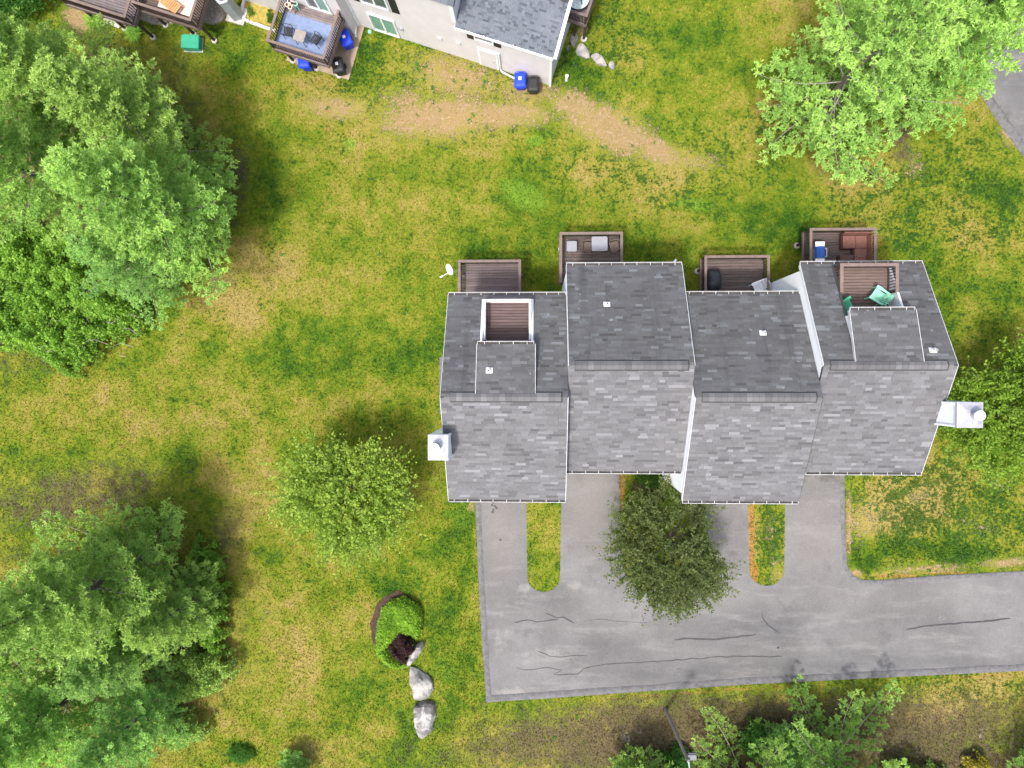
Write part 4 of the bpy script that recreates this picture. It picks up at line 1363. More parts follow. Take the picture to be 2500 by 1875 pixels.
# third deck: covered grill and a white chair half under the eaves
p = W(1746, 684, ZD + 1.0)
p.z = ZD
t = thing('covered_grill', 'barbecue grill under a charcoal vinyl cover', 'grill', p)
rings = []
for z_, sx, sy in ((0.02, .40, .62), (.5, .38, .60), (.82, .37, .59), (.98, .34, .50), (1.12, .27, .36), (1.17, .12, .2)):
    r = []
    for k in range(24):
        a = 2 * math.pi * k / 24
        c_, s_ = math.cos(a), math.sin(a)
        e = 0.55
        x, y = sx * math.copysign(abs(c_) ** e, c_), sy * math.copysign(abs(s_) ** e, s_)
        j = 1 + (0.05 * math.sin(5 * a + z_ * 3) + .03 * math.sin(9 * a)) * (1.2 - z_)
        r.append((p.x + x * j, p.y + y * j, ZD + z_))
    rings.append(r)
MB().loft(rings).build('cover', COVER, t, True)
MB().box((p.x, p.y, ZD + 1.18), (0.5, 0.06, 0.03)).build('cover_strap', COVER, t)
plastic_chair(1853, 702, ZD, 205, WHITEP, 'white moulded chair half under the eaves of the third townhouse')

# rightmost deck: blue and white grill, sectional, ottoman and footstool
p = W(2003, 615, ZD + .95)
p.z = ZD
t = thing('gas_grill', 'gas grill with blue lid and white side shelves', 'grill', p)
MB().box((p.x, p.y - .02, ZD + .45), (.46, .52, .75)).build('cabinet', GREYP, t)
rr = [[(p.x + x, p.y + y, ZD + z_) for x, z_ in ((-.25, .84), (.25, .84), (.25, .95), (.16, 1.1), (-.10, 1.14), (-.22, 1.03))] for y in (-.33, .27)]
MB().loft(rr).build('lid', GRILLB, t)
MB().box((p.x + .01, p.y - .03, ZD + 1.125), (.20, .44, .02)).build('lid_panel', GRILLB, t)
MB().box((p.x, p.y + .42, ZD + .88), (.48, .27, .05)).build('side_shelf', WHITEP, t)
MB().box((p.x, p.y - .46, ZD + .88), (.48, .24, .05)).build('side_shelf', WHITEP, t)
MB().path([(p.x + .25, p.y - .25, ZD + .95), (p.x + .33, p.y - .25, ZD + .96), (p.x + .33, p.y + .19, ZD + .96), (p.x + .25, p.y + .19, ZD + .95)], 0.018, 6).build('handle', WHITEP, t)
for sx in (-1, 1):
    for sy in (-1, 1):
        MB().cyl((p.x + sx * .2, p.y + sy * .26, ZD + .01), (p.x + sx * .2, p.y + sy * .26, ZD + .2), .04, None, 8).build('caster', BLACKP, t)
cA = W(2062, 566, ZD + .75)
cBx = W(2130, 566, ZD + .75)
x0, x1, yt = cA.x, cBx.x, cA.y
t = thing('sectional_sofa', 'red brown wicker corner sofa on the rightmost deck', 'sofa', ((x0 + x1) / 2, yt - .6, ZD))
sw = 0.74
MB().box(((x0 + x1) / 2, yt - .42, ZD + .18), (x1 - x0, .84, .34)).build('base', WICKD, t)
MB().box((x1 - .42, yt - 1.19, ZD + .18), (.84, .69, .34)).build('base', WICKD, t)
MB().loft([[(x0, yt, ZD + .36), (x1, yt, ZD + .36), (x1, yt - .16, ZD + .36), (x0, yt - .16, ZD + .36)], [(x0, yt, ZD + .76), (x1, yt, ZD + .76), (x1, yt - .06, ZD + .76), (x0, yt - .06, ZD + .76)]]).build('backrest', WICK, t)
MB().loft([[(x1, yt - .165, ZD + .36), (x1, yt - 1.53, ZD + .36), (x1 - .16, yt - 1.53, ZD + .36), (x1 - .16, yt - .165, ZD + .36)], [(x1, yt - .165, ZD + .76), (x1, yt - 1.53, ZD + .76), (x1 - .06, yt - 1.53, ZD + .76), (x1 - .06, yt - .165, ZD + .76)]]).build('backrest', WICK, t)
MB().box((x0 + .05, yt - .5, ZD + .46), (.10, .66, .2)).build('armrest', WICK, t)
wq = (x1 - .17 - x0 - .11) / 2
for k in range(2):
    MB().box((x0 + .11 + wq * (k + .5), yt - .50, ZD + .42), (wq - .02, .66, .12)).build('seat_cushion', WICK, t)
MB().box((x1 - .17 - .33, yt - 1.18, ZD + .42), (.64, .66, .12)).build('seat_cushion', WICK, t)
p = W(2066, 634, ZD + .4)
t = tag(MB().box((p.x, p.y - .05, ZD + .2), (.72, .62, .38)).box((p.x, p.y - .05, ZD + .41), (.70, .60, .05)).build('ottoman', WICKD), 'low brown wicker ottoman in front of the corner sofa', 'ottoman')
p = W(2100, 634, ZD + .45)
t = thing('side_stool', 'dark frame stool with grey pad beside the corner sofa', 'stool', (p.x, p.y, ZD))
MB().box((p.x, p.y - .05, ZD + .45), (.36, .34, .05)).build('seat_pad', TABLEW, t)
for sx in (-1, 1):
    for sy in (-1, 1):
        MB().box((p.x + sx * .24, p.y - .05 + sy * .22, ZD + .28), (.05, .05, .56)).build('leg', IRON, t)
MB().box((p.x, p.y + .17, ZD + .53), (.6, .05, .04)).box((p.x, p.y - .27, ZD + .53), (.6, .05, .04)).build('frame', RAIL, t)

# chairs on the brown balcony
plastic_chair(2143, 722, zf_b, 145, MINT, 'mint green slatted chair on the brown roof balcony')
plastic_chair(2066, 748, zf_b, 30, GREENP, 'darker green chair at the dark corner of the brown roof balcony')

# satellite dish at the leftmost deck
dc = W(1100, 657, 2.9)
dr_ = W(1117, 664, 2.3)
t = thing('satellite_dish', 'small white satellite dish on the leftmost deck rail', 'satellite dish', (dr_.x, dr_.y, 1.5))
nrm = Vector((-.72, -.42, .55)).normalized()
ua = nrm.orthogonal().normalized()
ub = nrm.cross(ua)
rings = []
for k in range(6):
    r = 0.31 * k / 5 + 0.001
    rings.append([dc + nrm * (0.09 * (k / 5) ** 2) + (ua * math.cos(2 * math.pi * j / 24) + ub * math.sin(2 * math.pi * j / 24)) * r for j in range(24)])
rim = [q - nrm * 0.012 for q in rings[-1]]
back = [[q - nrm * 0.012 for q in r] for r in reversed(rings[:-1])]
MB().loft(rings + [rim] + back, True, True).build('dish', WHITEP, t, True)
lnb = dc + nrm * 0.45 + Vector((-.12, -.22, -.12))
MB().path([dc - Vector((0, 0, .25)), dc + Vector((-.1, -.12, -.28)), lnb], 0.022, 6).build('arm', WHITEP, t)
MB().cyl(lnb - nrm * .02, lnb + nrm * 0.12, 0.05, 0.04, 10).build('receiver', WHITEP, t)
MB().path([(dr_.x, dr_.y, 1.75), (dr_.x - .05, dr_.y, 2.5), dc - nrm * 0.03], 0.024, 8).build('mast', GREYP, t)
# pale downspout elbow, not a lamp, behind the second roof eave
p = W(1645, 640, 5.6)
t = MB().path([p + Vector((-.15, -.2, -.2)), p, p + Vector((.12, .12, .05))], 0.05, 8).build('elbow_pipe', WHITEP, house)

# blue rug, table and coil chairs of the deck at the top
rp = [W(702, 31, ZB + .02), W(821, 64, ZB + .02), W(797, 138, ZB + .02), W(664, 100, ZB + .02)]
rp = [B2(uv_of(q)[0], uv_of(q)[1], 0) for q in rp]
us_, vs_ = [uv_of(q)[0] for q in rp], [uv_of(q)[1] for q in rp]
ua0, ua1, va0, va1 = (us_[0] + us_[3]) / 2, (us_[1] + us_[2]) / 2, max(min(vs_), sum(dB) / 2 + .2), sum(sorted(vs_)[2:]) / 2
tag(MB().box(B2((ua0 + ua1) / 2, (va0 + va1) / 2, ZB + .012), (abs(ua1 - ua0), va1 - va0, 0.012), AX2).build('outdoor_rug', RUG), 'blue outdoor rug on the deck of the top house', 'rug')
rot2 = math.degrees(math.atan2(-tl.y, -tl.x))
table(731, 87, ZB, 0.62, 0.62, 0.68, rot2, TABLET, IRON, 'square taupe table on the blue rug')
armchair(703, 77, ZB, rot2 + 10, IRON, IRON, 'black iron chair left of the taupe table on the rug', 'iron_chair', 'black chairs on the rug')
armchair(771, 96, ZB, rot2 + 165, IRON, IRON, 'black iron chair right of the taupe table on the rug', 'iron_chair', 'black chairs on the rug')
p = W(705, 13, ZB + .9)
t = thing('planter_stand', 'cluster of cream pots with a green pot at the deck corner', 'planter', (p.x, p.y, ZB))
for (x, y, mt_) in ((700, 11, BEIGE), (708, 17, BEIGE), (713, 8, BEIGE), (706, 2, WHITEP), (721, 9, MINT)):
    q = W(x, y, ZB + .75)
    MB().cyl((q.x, q.y, ZB + .55), (q.x, q.y, ZB + .75), .09, .125, 14).cyl((q.x, q.y, ZB), (q.x, q.y, ZB + .55), .03, .03, 6).build('pot', mt_, t)
    MB().cyl((q.x, q.y, ZB + .751), (q.x, q.y, ZB + .755), .085, None, 12).build('potting_soil', MULCH, t)
# lounge chair on the deck at the top edge
p = W(415, 8, ZB + .4)
p.z = ZB
T = frame_at(p, rot2 + 160)
t = thing('lounge_chair', 'orange tan lounge chair on the top edge deck', 'chair', p)
for k in range(9):
    LB(T).box((-.5 + k * .125, 0, .36), (.105, .6, .03)).build('slat', TANC, t)
LB(T).loft([[(.6, -.3, .36), (.6, .3, .36), (.66, .3, .36), (.66, -.3, .36)], [(1.0, -.3, .85), (1.0, .3, .85), (1.05, .3, .82), (1.05, -.3, .82)]]).build('backrest', TANC, t)
for sx in (-.45, .55):
    for sy in (-.26, .26):
        LB(T).box((sx, sy, .17), (.05, .05, .34)).build('leg', TANC, t)
p = W(435, 14, ZB + .02)
tag(MB().box((p.x, p.y + .5, ZB + .012), (1.9, 1.7, .012), AX2).build('deck_mat', BEIGE), 'beige mat under the orange lounge chair', 'mat')
# folded parasol top and blue chair on the narrow deck
p = W(1404, 14, ZB + .4)
armchair(1402, 14, ZB, 200, BLUEP, IRON, 'blue chair on the narrow deck beside the low wing')
p = W(1412, -6, ZB + .75)
t = thing('glass_table', 'round pale table at the top edge of the narrow deck', 'table', (p.x, p.y, ZB))
MB().cyl((p.x, p.y, ZB + .70), (p.x, p.y, ZB + .73), .6, None, 28).build('table_top', MAT('patterned_glass', (0.5, 0.58, 0.57), 0.2, 0.4, 14), t)
MB().cyl((p.x, p.y, ZB), (p.x, p.y, ZB + .70), .05, None, 10).build('leg', IRON, t)


def bin_cart(px, py, rot, mat, label, sticker=True):
    """wheeled refuse cart; pixel: middle of the lid; rot: side the lid opens to"""
    p = W(px, py, 1.05)
    p.z = 0.07 if (px < 900) else 0.0
    T = frame_at(p, rot - 90)
    t = thing('wheeled_bin', label, 'bin', p, 'wheeled refuse bins')
    LB(T).loft([[(-.22, -.24, .06), (.22, -.24, .06), (.22, .24, .06), (-.22, .24, .06)], [(-.29, -.33, .92), (.29, -.33, .92), (.29, .33, .92), (-.29, .33, .92)]]).build('body', mat, t)
    ring = lambda s_, z_, dz: [(sx * .33 * s_, sy * .40 * s_ + .02, z_ + (dz if sy < 0 else 0)) for sx, sy in ((-1, -1), (0, -1.06), (1, -1), (1, 1), (0, 1.1), (-1, 1))]
    LB(T).loft([ring(1, .90, .03), ring(1, .95, .04), ring(.86, 1.02, .05), ring(.55, 1.05, .05)]).build('lid', mat, t)
    LB(T).path([(-.25, -.37, .93), (-.25, -.45, .97), (.25, -.45, .97), (.25, -.37, .93)], .02, 6).build('handle', mat, t)
    for sx in (-1, 1):
        LB(T).cyl((sx * .24, -.26, .13), (sx * .30, -.26, .13), .13, None, 14).build('wheel', BLACKP, t)
    if sticker:
        LB(T).box((0.02, -.02, 1.103), (.16, .17, .006)).build('sticker', STICK, t)
    return t


bin_cart(842, 92, rot2 - 50, BLUEP, 'blue wheeled bin with white sticker between deck and white downspout')
bin_cart(824, 158, rot2 - 62, BLACKP, 'black wheeled bin at the corner of the patio slab')
bin_cart(741, 146, rot2 - 70, BLUEP, 'blue wheeled bin half hidden under the deck', False)
bin_cart(1270, 193, rot2 - 72, BLUEP, 'blue wheeled bin against the low wing wall')
bin_cart(1302, 203, rot2 - 72, BLACKP, 'black wheeled bin against the low wing wall beside the blue one', False)


def rbox(mb, T, w_, d_, z0, z1, r=0.08, top=0.94):
    pts = []
    for sx, sy, a0 in ((1, 1, 0), (-1, 1, 90), (-1, -1, 180), (1, -1, 270)):
        for k in range(5):
            a = rad(a0 + k * 22.5)
            pts.append((sx * (w_ / 2 - r) + r * math.cos(a), sy * (d_ / 2 - r) + r * math.sin(a)))
    mb.loft([[T @ Vector((x, y, z0)) for x, y in pts], [T @ Vector((x, y, z1 - .04)) for x, y in pts], [T @ Vector((x * top, y * top, z1)) for x, y in pts]])
    return mb


p = W(463, 100, .54)
p.z = 0
T = frame_at(p, -3)
t = thing('utility_box', 'green metal utility box standing on the lawn', 'utility box', p)
rbox(MB(), T, 1.0, .74, 0, .45, .05, 1.0).build('cabinet', GREENBOX, t)
rbox(MB(), T, 1.06, .80, .44, .54, .08, .93).build('lid', GREENBOX, t)
MB().prism([T @ Vector(q) for q in ((-.55, -.42, 0), (.55, -.42, 0), (.55, .42, 0), (-.55, .42, 0))], 0, .04).build('pad', CONC, t)

p = W(580, 38, 0)
T = frame_at(p, -17)
t = thing('vent_housing', 'grey hexagonal vent housing on a white pad', 'vent housing', p)
MB().prism([T @ Vector(q) for q in ((-.55, -.5, 0), (.55, -.5, 0), (.55, .5, 0), (-.55, .5, 0))], 0, .12).build('pad', CONC, t)
hx = lambda r, z_: [T @ Vector((r * math.cos(rad(30 + 60 * k)), r * math.sin(rad(30 + 60 * k)), z_)) for k in range(6)]
MB().loft([hx(.42, .12), hx(.42, 2.0), hx(.46, 2.02), hx(.46, 2.1), hx(.34, 2.12)]).build('housing', GREYP, t)
MB().cyl(T @ Vector((0, 0, 2.121)), T @ Vector((0, 0, 2.126)), .27, None, 20).build('opening', MAT('dark_opening', (0.09, 0.1, 0.11), 0.6), t)
MB().cyl(T @ Vector((.02, -.04, 2.127)), T @ Vector((.02, -.04, 2.25)), .12, .09, 14).build('fan_hub', METAL, t)
p = W(1383, 196, 0)
tag(MB().cyl((p.x, p.y, 0), (p.x, p.y, .55), .085, None, 14).cyl((p.x, p.y, .55), (p.x, p.y, .6), .1, None, 14).build('vent_stub', WHITEP), 'short white plastic pipe standing in the grass by the low wing', 'pipe')
p = W(903, 78, 0)
tag(MB().cyl((p.x, p.y, 0), (p.x, p.y, .08), .12, .1, 14).cyl((p.x, p.y, .08), (p.x, p.y, .1), .06, None, 10).build('drain_cap', MINT), 'small pale green drain cap beside the patio slab', 'drain cap')
p = W(278, 48, 0)
tag(MB().prism([W(x, y) for x, y in ((250, 36), (300, 52), (292, 70), (244, 52))], 0, .06).build('paving_slab', CONC), 'pale paving slab under the top left deck', 'slab')

# edging stones of the planted bed
bed = [(600, -6), (594, 18), (592, 38), (600, 50), (612, 56), (630, 62), (655, 71), (675, 77)]
bedw = [Vector((*W(x, y).xy, 0)) for x, y in bed]
t = thing('flower_bed', 'small flower bed with white edging stones beside the deck', 'flower bed', bedw[4])
acc = 0
stone = MB()
rbox(stone, Matrix(), .26, .16, -.02, .17, .05, .85)
sme = stone.mesh('edging_stone', MAT('white_edging', (0.66, 0.65, 0.62), 0.85, .12, 6))
for a, b in zip(bedw[:-1], bedw[1:]):
    L = (b - a).length
    k = max(1, round(L / .23))
    for i in range(k):
        q = a + (b - a) * ((i + .5) / k)
        ang = math.atan2((b - a).y, (b - a).x)
        piece('edging_stone', sme, Matrix.Translation(q + Vector((0, 0, random.uniform(-.015, .015)))) @ Matrix.Rotation(ang + random.uniform(-.12, .12), 4, 'Z'), t)
bi = [W(x, y) for x, y in ((604, -6), (598, 18), (597, 37), (604, 47), (616, 52), (660, 65), (680, 20), (640, -6))]
MB().prism(bi, 0.0, .05).build('bed_soil', MAT('bed_soil', (0.33, 0.26, 0.06), 0.95, .3, 5, bump=.5), t)


# ------------------------------------------------------------------ stones
def boulder(outline, h, mat, label, shift=(0, 0), top=0.4, seed=0, name='boulder', cat='boulder', flat=False):
    P = [W(x, y, 0) for x, y in outline]
    c = sum(P, Vector()) / len(P)
    # resample the outline smoothly
    pts = []
    n = len(P)
    for i in range(n):
        for k in range(2):
            f = k / 2
            p0, p1, p2, p3 = P[i - 1], P[i], P[(i + 1) % n], P[(i + 2) % n]
            pts.append(0.5 * ((2 * p1) + (p2 - p0) * f + (2 * p0 - 5 * p1 + 4 * p2 - p3) * f * f + (3 * p1 - p0 - 3 * p2 + p3) * f ** 3))
    lv = [(-.08, 1.0), (.25 * h, 1.01), (.55 * h, .95), (.8 * h, .8), (.95 * h, .58), (h, top)] if not flat else [(-.05, 1.0), (h * .6, 1.0), (h * .9, .96), (h, .88)]
    rings = []
    for z_, s_ in lv:
        k = max(0, z_ / h)
        ring = []
        for q in pts:
            v = (q - c) * s_ + c + Vector((shift[0], shift[1], 0)) * k * k
            v.z = z_ + (0 if z_ <= 0 else .09 * h * mnoise.noise((q.x * 1.7 + seed, q.y * 1.7, z_ * 2)))
            d = mnoise.noise((v.x * 1.9, v.y * 1.9, v.z * 1.9 + seed)) * .16 + mnoise.noise((v.x * 5, v.y * 5, v.z * 5 + seed)) * .04
            ring.append(v + (v - c).normalized() * d)
        rings.append(ring)
    o = MB().loft(rings).build(name, mat, None, False)
    return tag(o, label, cat)


boulder([(1004, 1632), (1012, 1628), (1036, 1638), (1056, 1658), (1060, 1682), (1047, 1700), (1018, 1701), (1012, 1672)], .6, GRANW, 'pale angular boulder between the shrub bed and the squarer boulder', (-.25, -.2), .35, 1)
boulder([(1014, 1717), (1040, 1712), (1064, 1713), (1064, 1745), (1057, 1778), (1036, 1794), (1019, 1784), (1012, 1752)], .65, GRAN, 'large grey and white boulder lowest in the row beside the driveway', (-.12, .1), .4, 2)
boulder([(1000, 1590), (1022, 1566), (1038, 1570), (1028, 1592), (1006, 1616), (996, 1610)], .8, GRAN, 'grey boulder at the edge of the purple bush', (0, 0), .4, 3)
for i, (ol, lb) in enumerate([([(1402, 128), (1416, 105), (1432, 115), (1439, 142), (1420, 140)], 'largest flat pale stone beside the low wing'), ([(1440, 140), (1456, 133), (1478, 146), (1483, 163), (1462, 158)], 'flat pale stone second in the row from the house'),
                              ([(1486, 160), (1494, 153), (1503, 164), (1500, 173), (1490, 170)], 'small pale stone at the far end of the row'), ([(1391, 92), (1404, 84), (1412, 96), (1404, 116), (1392, 112)], 'sandy flat stone nearest the narrow deck'),
                              ([(1384, 112), (1391, 109), (1390, 122), (1384, 126)], 'small pale stone at the house corner')]):
    boulder(ol, .16, GRANW, lb, seed=5 + i, name='flat_stone', cat='stone', flat=True)

# ------------------------------------------------------------------ lamp post at the lower bank
p = W(1625, 1731, 0)
hp = 5.5
t = thing('lamp_post', 'weathered wooden pole with a grey lamp on the lower bank', 'lamp post', p)
top = Vector((p.x + .16, p.y - .05, hp))
MB().cyl(p, top, .105, .08, 12).build('pole', POLE, t)
q = top + Vector((.22, .1, -.25))
MB().box(q, (.42, .26, .16)).build('lamp_housing', MAT('lamp_grey', (0.16, 0.165, 0.18), .5), t)
MB().box(q + Vector((.02, .17, -.02)), (.40, .07, .10)).build('lamp_visor', MAT('lamp_dark', (0.08, .08, .1), .5), t)
MB().cyl(top + Vector((0, 0, -.3)), q, .03, None, 8).cyl(top, top + Vector((.05, -.4, .05)), .045, .035, 8).build('bracket', GREYP, t)


# ------------------------------------------------------------------ plants
def rhombs(P, D, L, Wd, tint, up=None):
    """leaf faces: base points P, unit directions D, lengths L, widths Wd"""
    n = len(P)
    r = RNG.normal(size=(n, 3)) * (1.0 if up is None else up) + (0 if up is None else np.array([0, 0, 1.0]))
    sd_ = np.cross(D, r)
    sd_ /= np.linalg.norm(sd_, axis=1, keepdims=True) + 1e-9
    mid = P + D * (L * 0.5)[:, None]
    nor = np.cross(D, sd_)
    v = np.stack([P, mid + sd_ * (Wd * .5)[:, None], P + D * L[:, None] - nor * (L * .08)[:, None], mid - sd_ * (Wd * .5)[:, None]], 1).reshape(-1, 3)
    f = np.arange(n * 4).reshape(n, 4)
    return v, f, np.repeat(tint, 4)


def unit(a):
    return a / (np.linalg.norm(a, axis=1, keepdims=True) + 1e-9)


def pine_tree(seed, h, R, start=.12, mat=PINE, whorl=1.05, nbr=5, density=1.3, tuft=.21, needles=8, droop=.1, curve=.8, clump=.40, per=9, tw=.42, low=.6):
    """white pine: whorls of long limbs, each a plate of side twigs ending in needle tufts. Returns meshes (trunk, limbs, crown)"""
    rg = random.Random(seed)
    tk = MB()
    lean = (rg.uniform(-.2, .2), rg.uniform(-.2, .2))
    at = lambda z: Vector((lean[0] * z / h + .12 * math.sin(z * .7 + seed), lean[1] * z / h + .12 * math.cos(z * .6 + seed), z))
    tk.path([at(h * k / 10) for k in range(11)], [max(.02, .026 * h * .75 * (1 - k / 10.3)) for k in range(11)], 8)
    lb = MB()
    TP, TD, TS, TT = [], [], [], []
    z = h * start
    wi = 0
    while z < h * .985:
        t = (z - h * start) / (h * (1 - start))
        prof = (1 - t) ** curve * min(1, low + t * 3.2)
        Lw = max(.35, R * prof)
        k = nbr + (1 if rg.random() < .4 else 0)
        a0 = rg.uniform(0, 6.28)
        for b in range(k):
            if rg.random() < .07:
                continue
            az = a0 + b * 6.283 / k + rg.uniform(-.35, .35)
            L = Lw * rg.uniform(.62, 1.18)
            el = rad(4 + 46 * t ** 1.4 + rg.uniform(-9, 9))
            d = Vector((math.cos(az), math.sin(az), 0))
            side = Vector((-d.y, d.x, 0))
            zz = z + rg.uniform(-.25, .25)
            base = at(min(zz, h))
            seg = 7
            bend = rg.uniform(-.25, .25)
            pts = []
            for s in range(seg + 1):
                f = s / seg
                pts.append(base + d * (L * f * math.cos(el)) + side * (bend * L * f * f) + Vector((0, 0, L * f * math.sin(el) - droop * L * f * (1 - f) * 2 + .10 * L * f ** 3)))
            rb = .008 + .008 * L
            lb.path(pts, [max(.008, rb * (1 - .85 * s / seg)) for s in range(seg + 1)], 4)
            bt = rg.uniform(.1, .75)
            # side twigs
            f = .13 * (1 - t) + .04
            sgn = 1
            while f < 1.0:
                s = f * seg
                i0 = min(int(s), seg - 1)
                q = pts[i0] + (pts[i0 + 1] - pts[i0]) * (s - i0)
                fw = (pts[i0 + 1] - pts[i0]).normalized()
                tl_ = (.25 + tw * L * (1 - f) ** .75) * rg.uniform(.7, 1.2)
                ang = rg.uniform(.7, 1.1) * sgn
                td = (fw * math.cos(ang) + side * math.sin(ang) + Vector((0, 0, rg.uniform(-.02, .22)))).normalized()
                m_ = max(1, round(tl_ * density / clump))
                for j in range(m_):
                    g = (j + 1) / m_
                    cc = q + td * (tl_ * g) + Vector((rg.uniform(-.08, .08), rg.uniform(-.08, .08), .10 * tl_ * g * g + rg.uniform(-.08, .08)))
                    ct = bt * .5 + .22 * g + rg.uniform(-.16, .3)
                    cs = clump * rg.uniform(.30, .46)
                    for e in range(per):
                        o_ = Vector((rg.gauss(0, 1), rg.gauss(0, 1), abs(rg.gauss(0, .7)))) * cs * .55
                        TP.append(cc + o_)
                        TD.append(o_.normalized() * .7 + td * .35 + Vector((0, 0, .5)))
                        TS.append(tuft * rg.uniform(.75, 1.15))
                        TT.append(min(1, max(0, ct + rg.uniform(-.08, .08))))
                f += rg.uniform(.24, .36) / max(L, .8) / density ** .5
                sgn = -sgn
            for j in range(3):
                TP.append(pts[-1] - d * (.12 * j))
                TD.append(d + Vector((0, 0, .7)))
                TS.append(tuft * 1.1)
                TT.append(min(1, bt + .35))
        z += whorl * rg.uniform(.75, 1.2) * (1 - .35 * t)
        wi += 1
    for k in range(70):
        f = .80 + .2 * k / 70
        a = k * 2.4
        r_ = .05 + 1.1 * (1 - f)
        TP.append(at(h * f) + Vector((math.cos(a) * r_, math.sin(a) * r_, .1)))
        TD.append(Vector((math.cos(a) * .6, math.sin(a) * .6, .8)))
        TS.append(tuft * rg.uniform(.8, 1.1))
        TT.append(rg.uniform(.4, .9))
    TP, TD, TS, TT = np.array([tuple(p) for p in TP]), unit(np.array([tuple(p) for p in TD])), np.array(TS), np.array(TT)
    P = np.repeat(TP, needles, 0)
    D = unit(np.repeat(TD, needles, 0) * .75 + unit(RNG.normal(size=P.shape)) * 1.0 + np.array([0, 0, .12]))
    L = np.repeat(TS, needles) * RNG.uniform(.6, 1.05, len(P))
    v, f, tt = rhombs(P - D * (L * .12)[:, None], D, L, L * .27, np.clip(np.repeat(TT, needles) + RNG.normal(size=len(P)) * .10, 0, 1), .55)
    return tk.mesh('trunk', BARK, True), lb.mesh('limb', TWIG, True), np_mesh('crown', v, f, mat, {'tint': tt})


def leafy_tree(seed, h, R, mat, shoots=900, leaf=.10, up=.55, per=26, base=.30, gaps=.0, shoot_len=(.7, 1.5), flat=.85):
    """round-headed small tree: limbs fork to a dome of long leafy shoots"""
    rg = random.Random(seed)
    rn = np.random.default_rng(seed)
    tk, lb = MB(), MB()
    zb = h * base
    tk.path([(0, 0, 0), (.05, .03, zb * .5), (0, .04, zb)], [.16, .13, .11], 8)
    cz_ = zb + (h - zb) * .42
    LP, LD, LS, LT = [], [], [], []
    lobes = [(rg.uniform(0, 6.28), rg.uniform(.66, 1.2)) for _ in range(10)]
    for s in range(shoots):
        az = rg.uniform(0, 6.283)
        ce = rg.uniform(-.35, 1.0)
        el = math.asin(max(-1, min(1, ce)))
        lob = 1.0
        for la, lf in lobes:
            dd = abs((az - la + 3.1416) % 6.2832 - 3.1416)
            lob += (lf - 1) * math.exp(-(dd / .35) ** 2) * 1.2
        rr = rg.uniform(.25, 1.0) ** .55
        d = Vector((math.cos(az) * math.cos(el), math.sin(az) * math.cos(el), math.sin(el)))
        q = Vector((d.x * R * .80 * rr * lob, d.y * R * .80 * rr * lob, cz_ + d.z * (h - cz_) * .8 * rr * flat))
        if gaps and mnoise.noise((q.x * .9 + seed, q.y * .9, q.z * .9)) < -gaps:
            continue
        sd_ = (d * .9 + Vector((0, 0, up)) + Vector((rg.gauss(0, .35), rg.gauss(0, .35), rg.gauss(0, .25)))).normalized()
        sl = rg.uniform(*shoot_len) * (.6 + .4 * rr)
        if rg.random() < .10:
            sl *= rg.uniform(1.4, 1.9)
        tn = rg.uniform(.15, .8)
        cur = Vector((rg.gauss(0, .18), rg.gauss(0, .18), rg.uniform(-.3, .1)))
        if s % 3 == 0:
            lb.path([q - sd_ * .25, q + sd_ * sl * .5 + cur * .12, q + sd_ * sl * .95 + cur * .45 * sl], [.014, .009, .004], 3)
        for k in range(per):
            f = rg.uniform(.05, 1)
            LP.append(q + sd_ * sl * f + cur * (.5 * f * f * sl) + Vector((rg.gauss(0, .05), rg.gauss(0, .05), rg.gauss(0, .05))))
            LD.append(sd_ * .6 + Vector((rg.gauss(0, .7), rg.gauss(0, .7), rg.gauss(.15, .55))))
            LS.append(leaf * rg.uniform(.65, 1.25))
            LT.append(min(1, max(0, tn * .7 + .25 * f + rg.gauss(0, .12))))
    for b in range(14):
        az = b * 6.283 / 14 + rg.uniform(-.2, .2)
        el = rg.uniform(.35, 1.2)
        d = Vector((math.cos(az) * math.cos(el), math.sin(az) * math.cos(el), math.sin(el)))
        L = R * .8 if el < .8 else (h - zb) * .75
        lb.path([Vector((0, 0, zb * .95)), Vector((0, 0, zb)) + d * L * .45 + Vector((0, 0, .1)), Vector((0, 0, zb)) + d * L], [.07, .045, .012], 5)
    P = np.array([tuple(p) for p in LP])
    D = unit(np.array([tuple(p) for p in LD]))
    L = np.array(LS)
    v, f, tt = rhombs(P, D, L, L * .62, np.array(LT), .8)
    return tk.mesh('trunk', BARK, True), lb.mesh('limb', BARK, True), np_mesh('crown', v, f, mat, {'tint': tt})


def plant_tree(name, label, meshes, p, rot=0.0, scale=1.0, cat='tree', group=None, names=('trunk', 'limbs', 'crown'), crown_mat=None):
    t = thing(name, label, cat, (p.x, p.y, 0), group)
    t.rotation_euler = (0, 0, rad(rot))
    t.scale = (scale,) * 3
    for nm, me in zip(names, meshes):
        o = bpy.data.objects.new(nm, me)
        COL.objects.link(o)
        o.parent = t
    if crown_mat:
        o.material_slots[0].link = 'OBJECT'
        o.material_slots[0].material = crown_mat
    return t


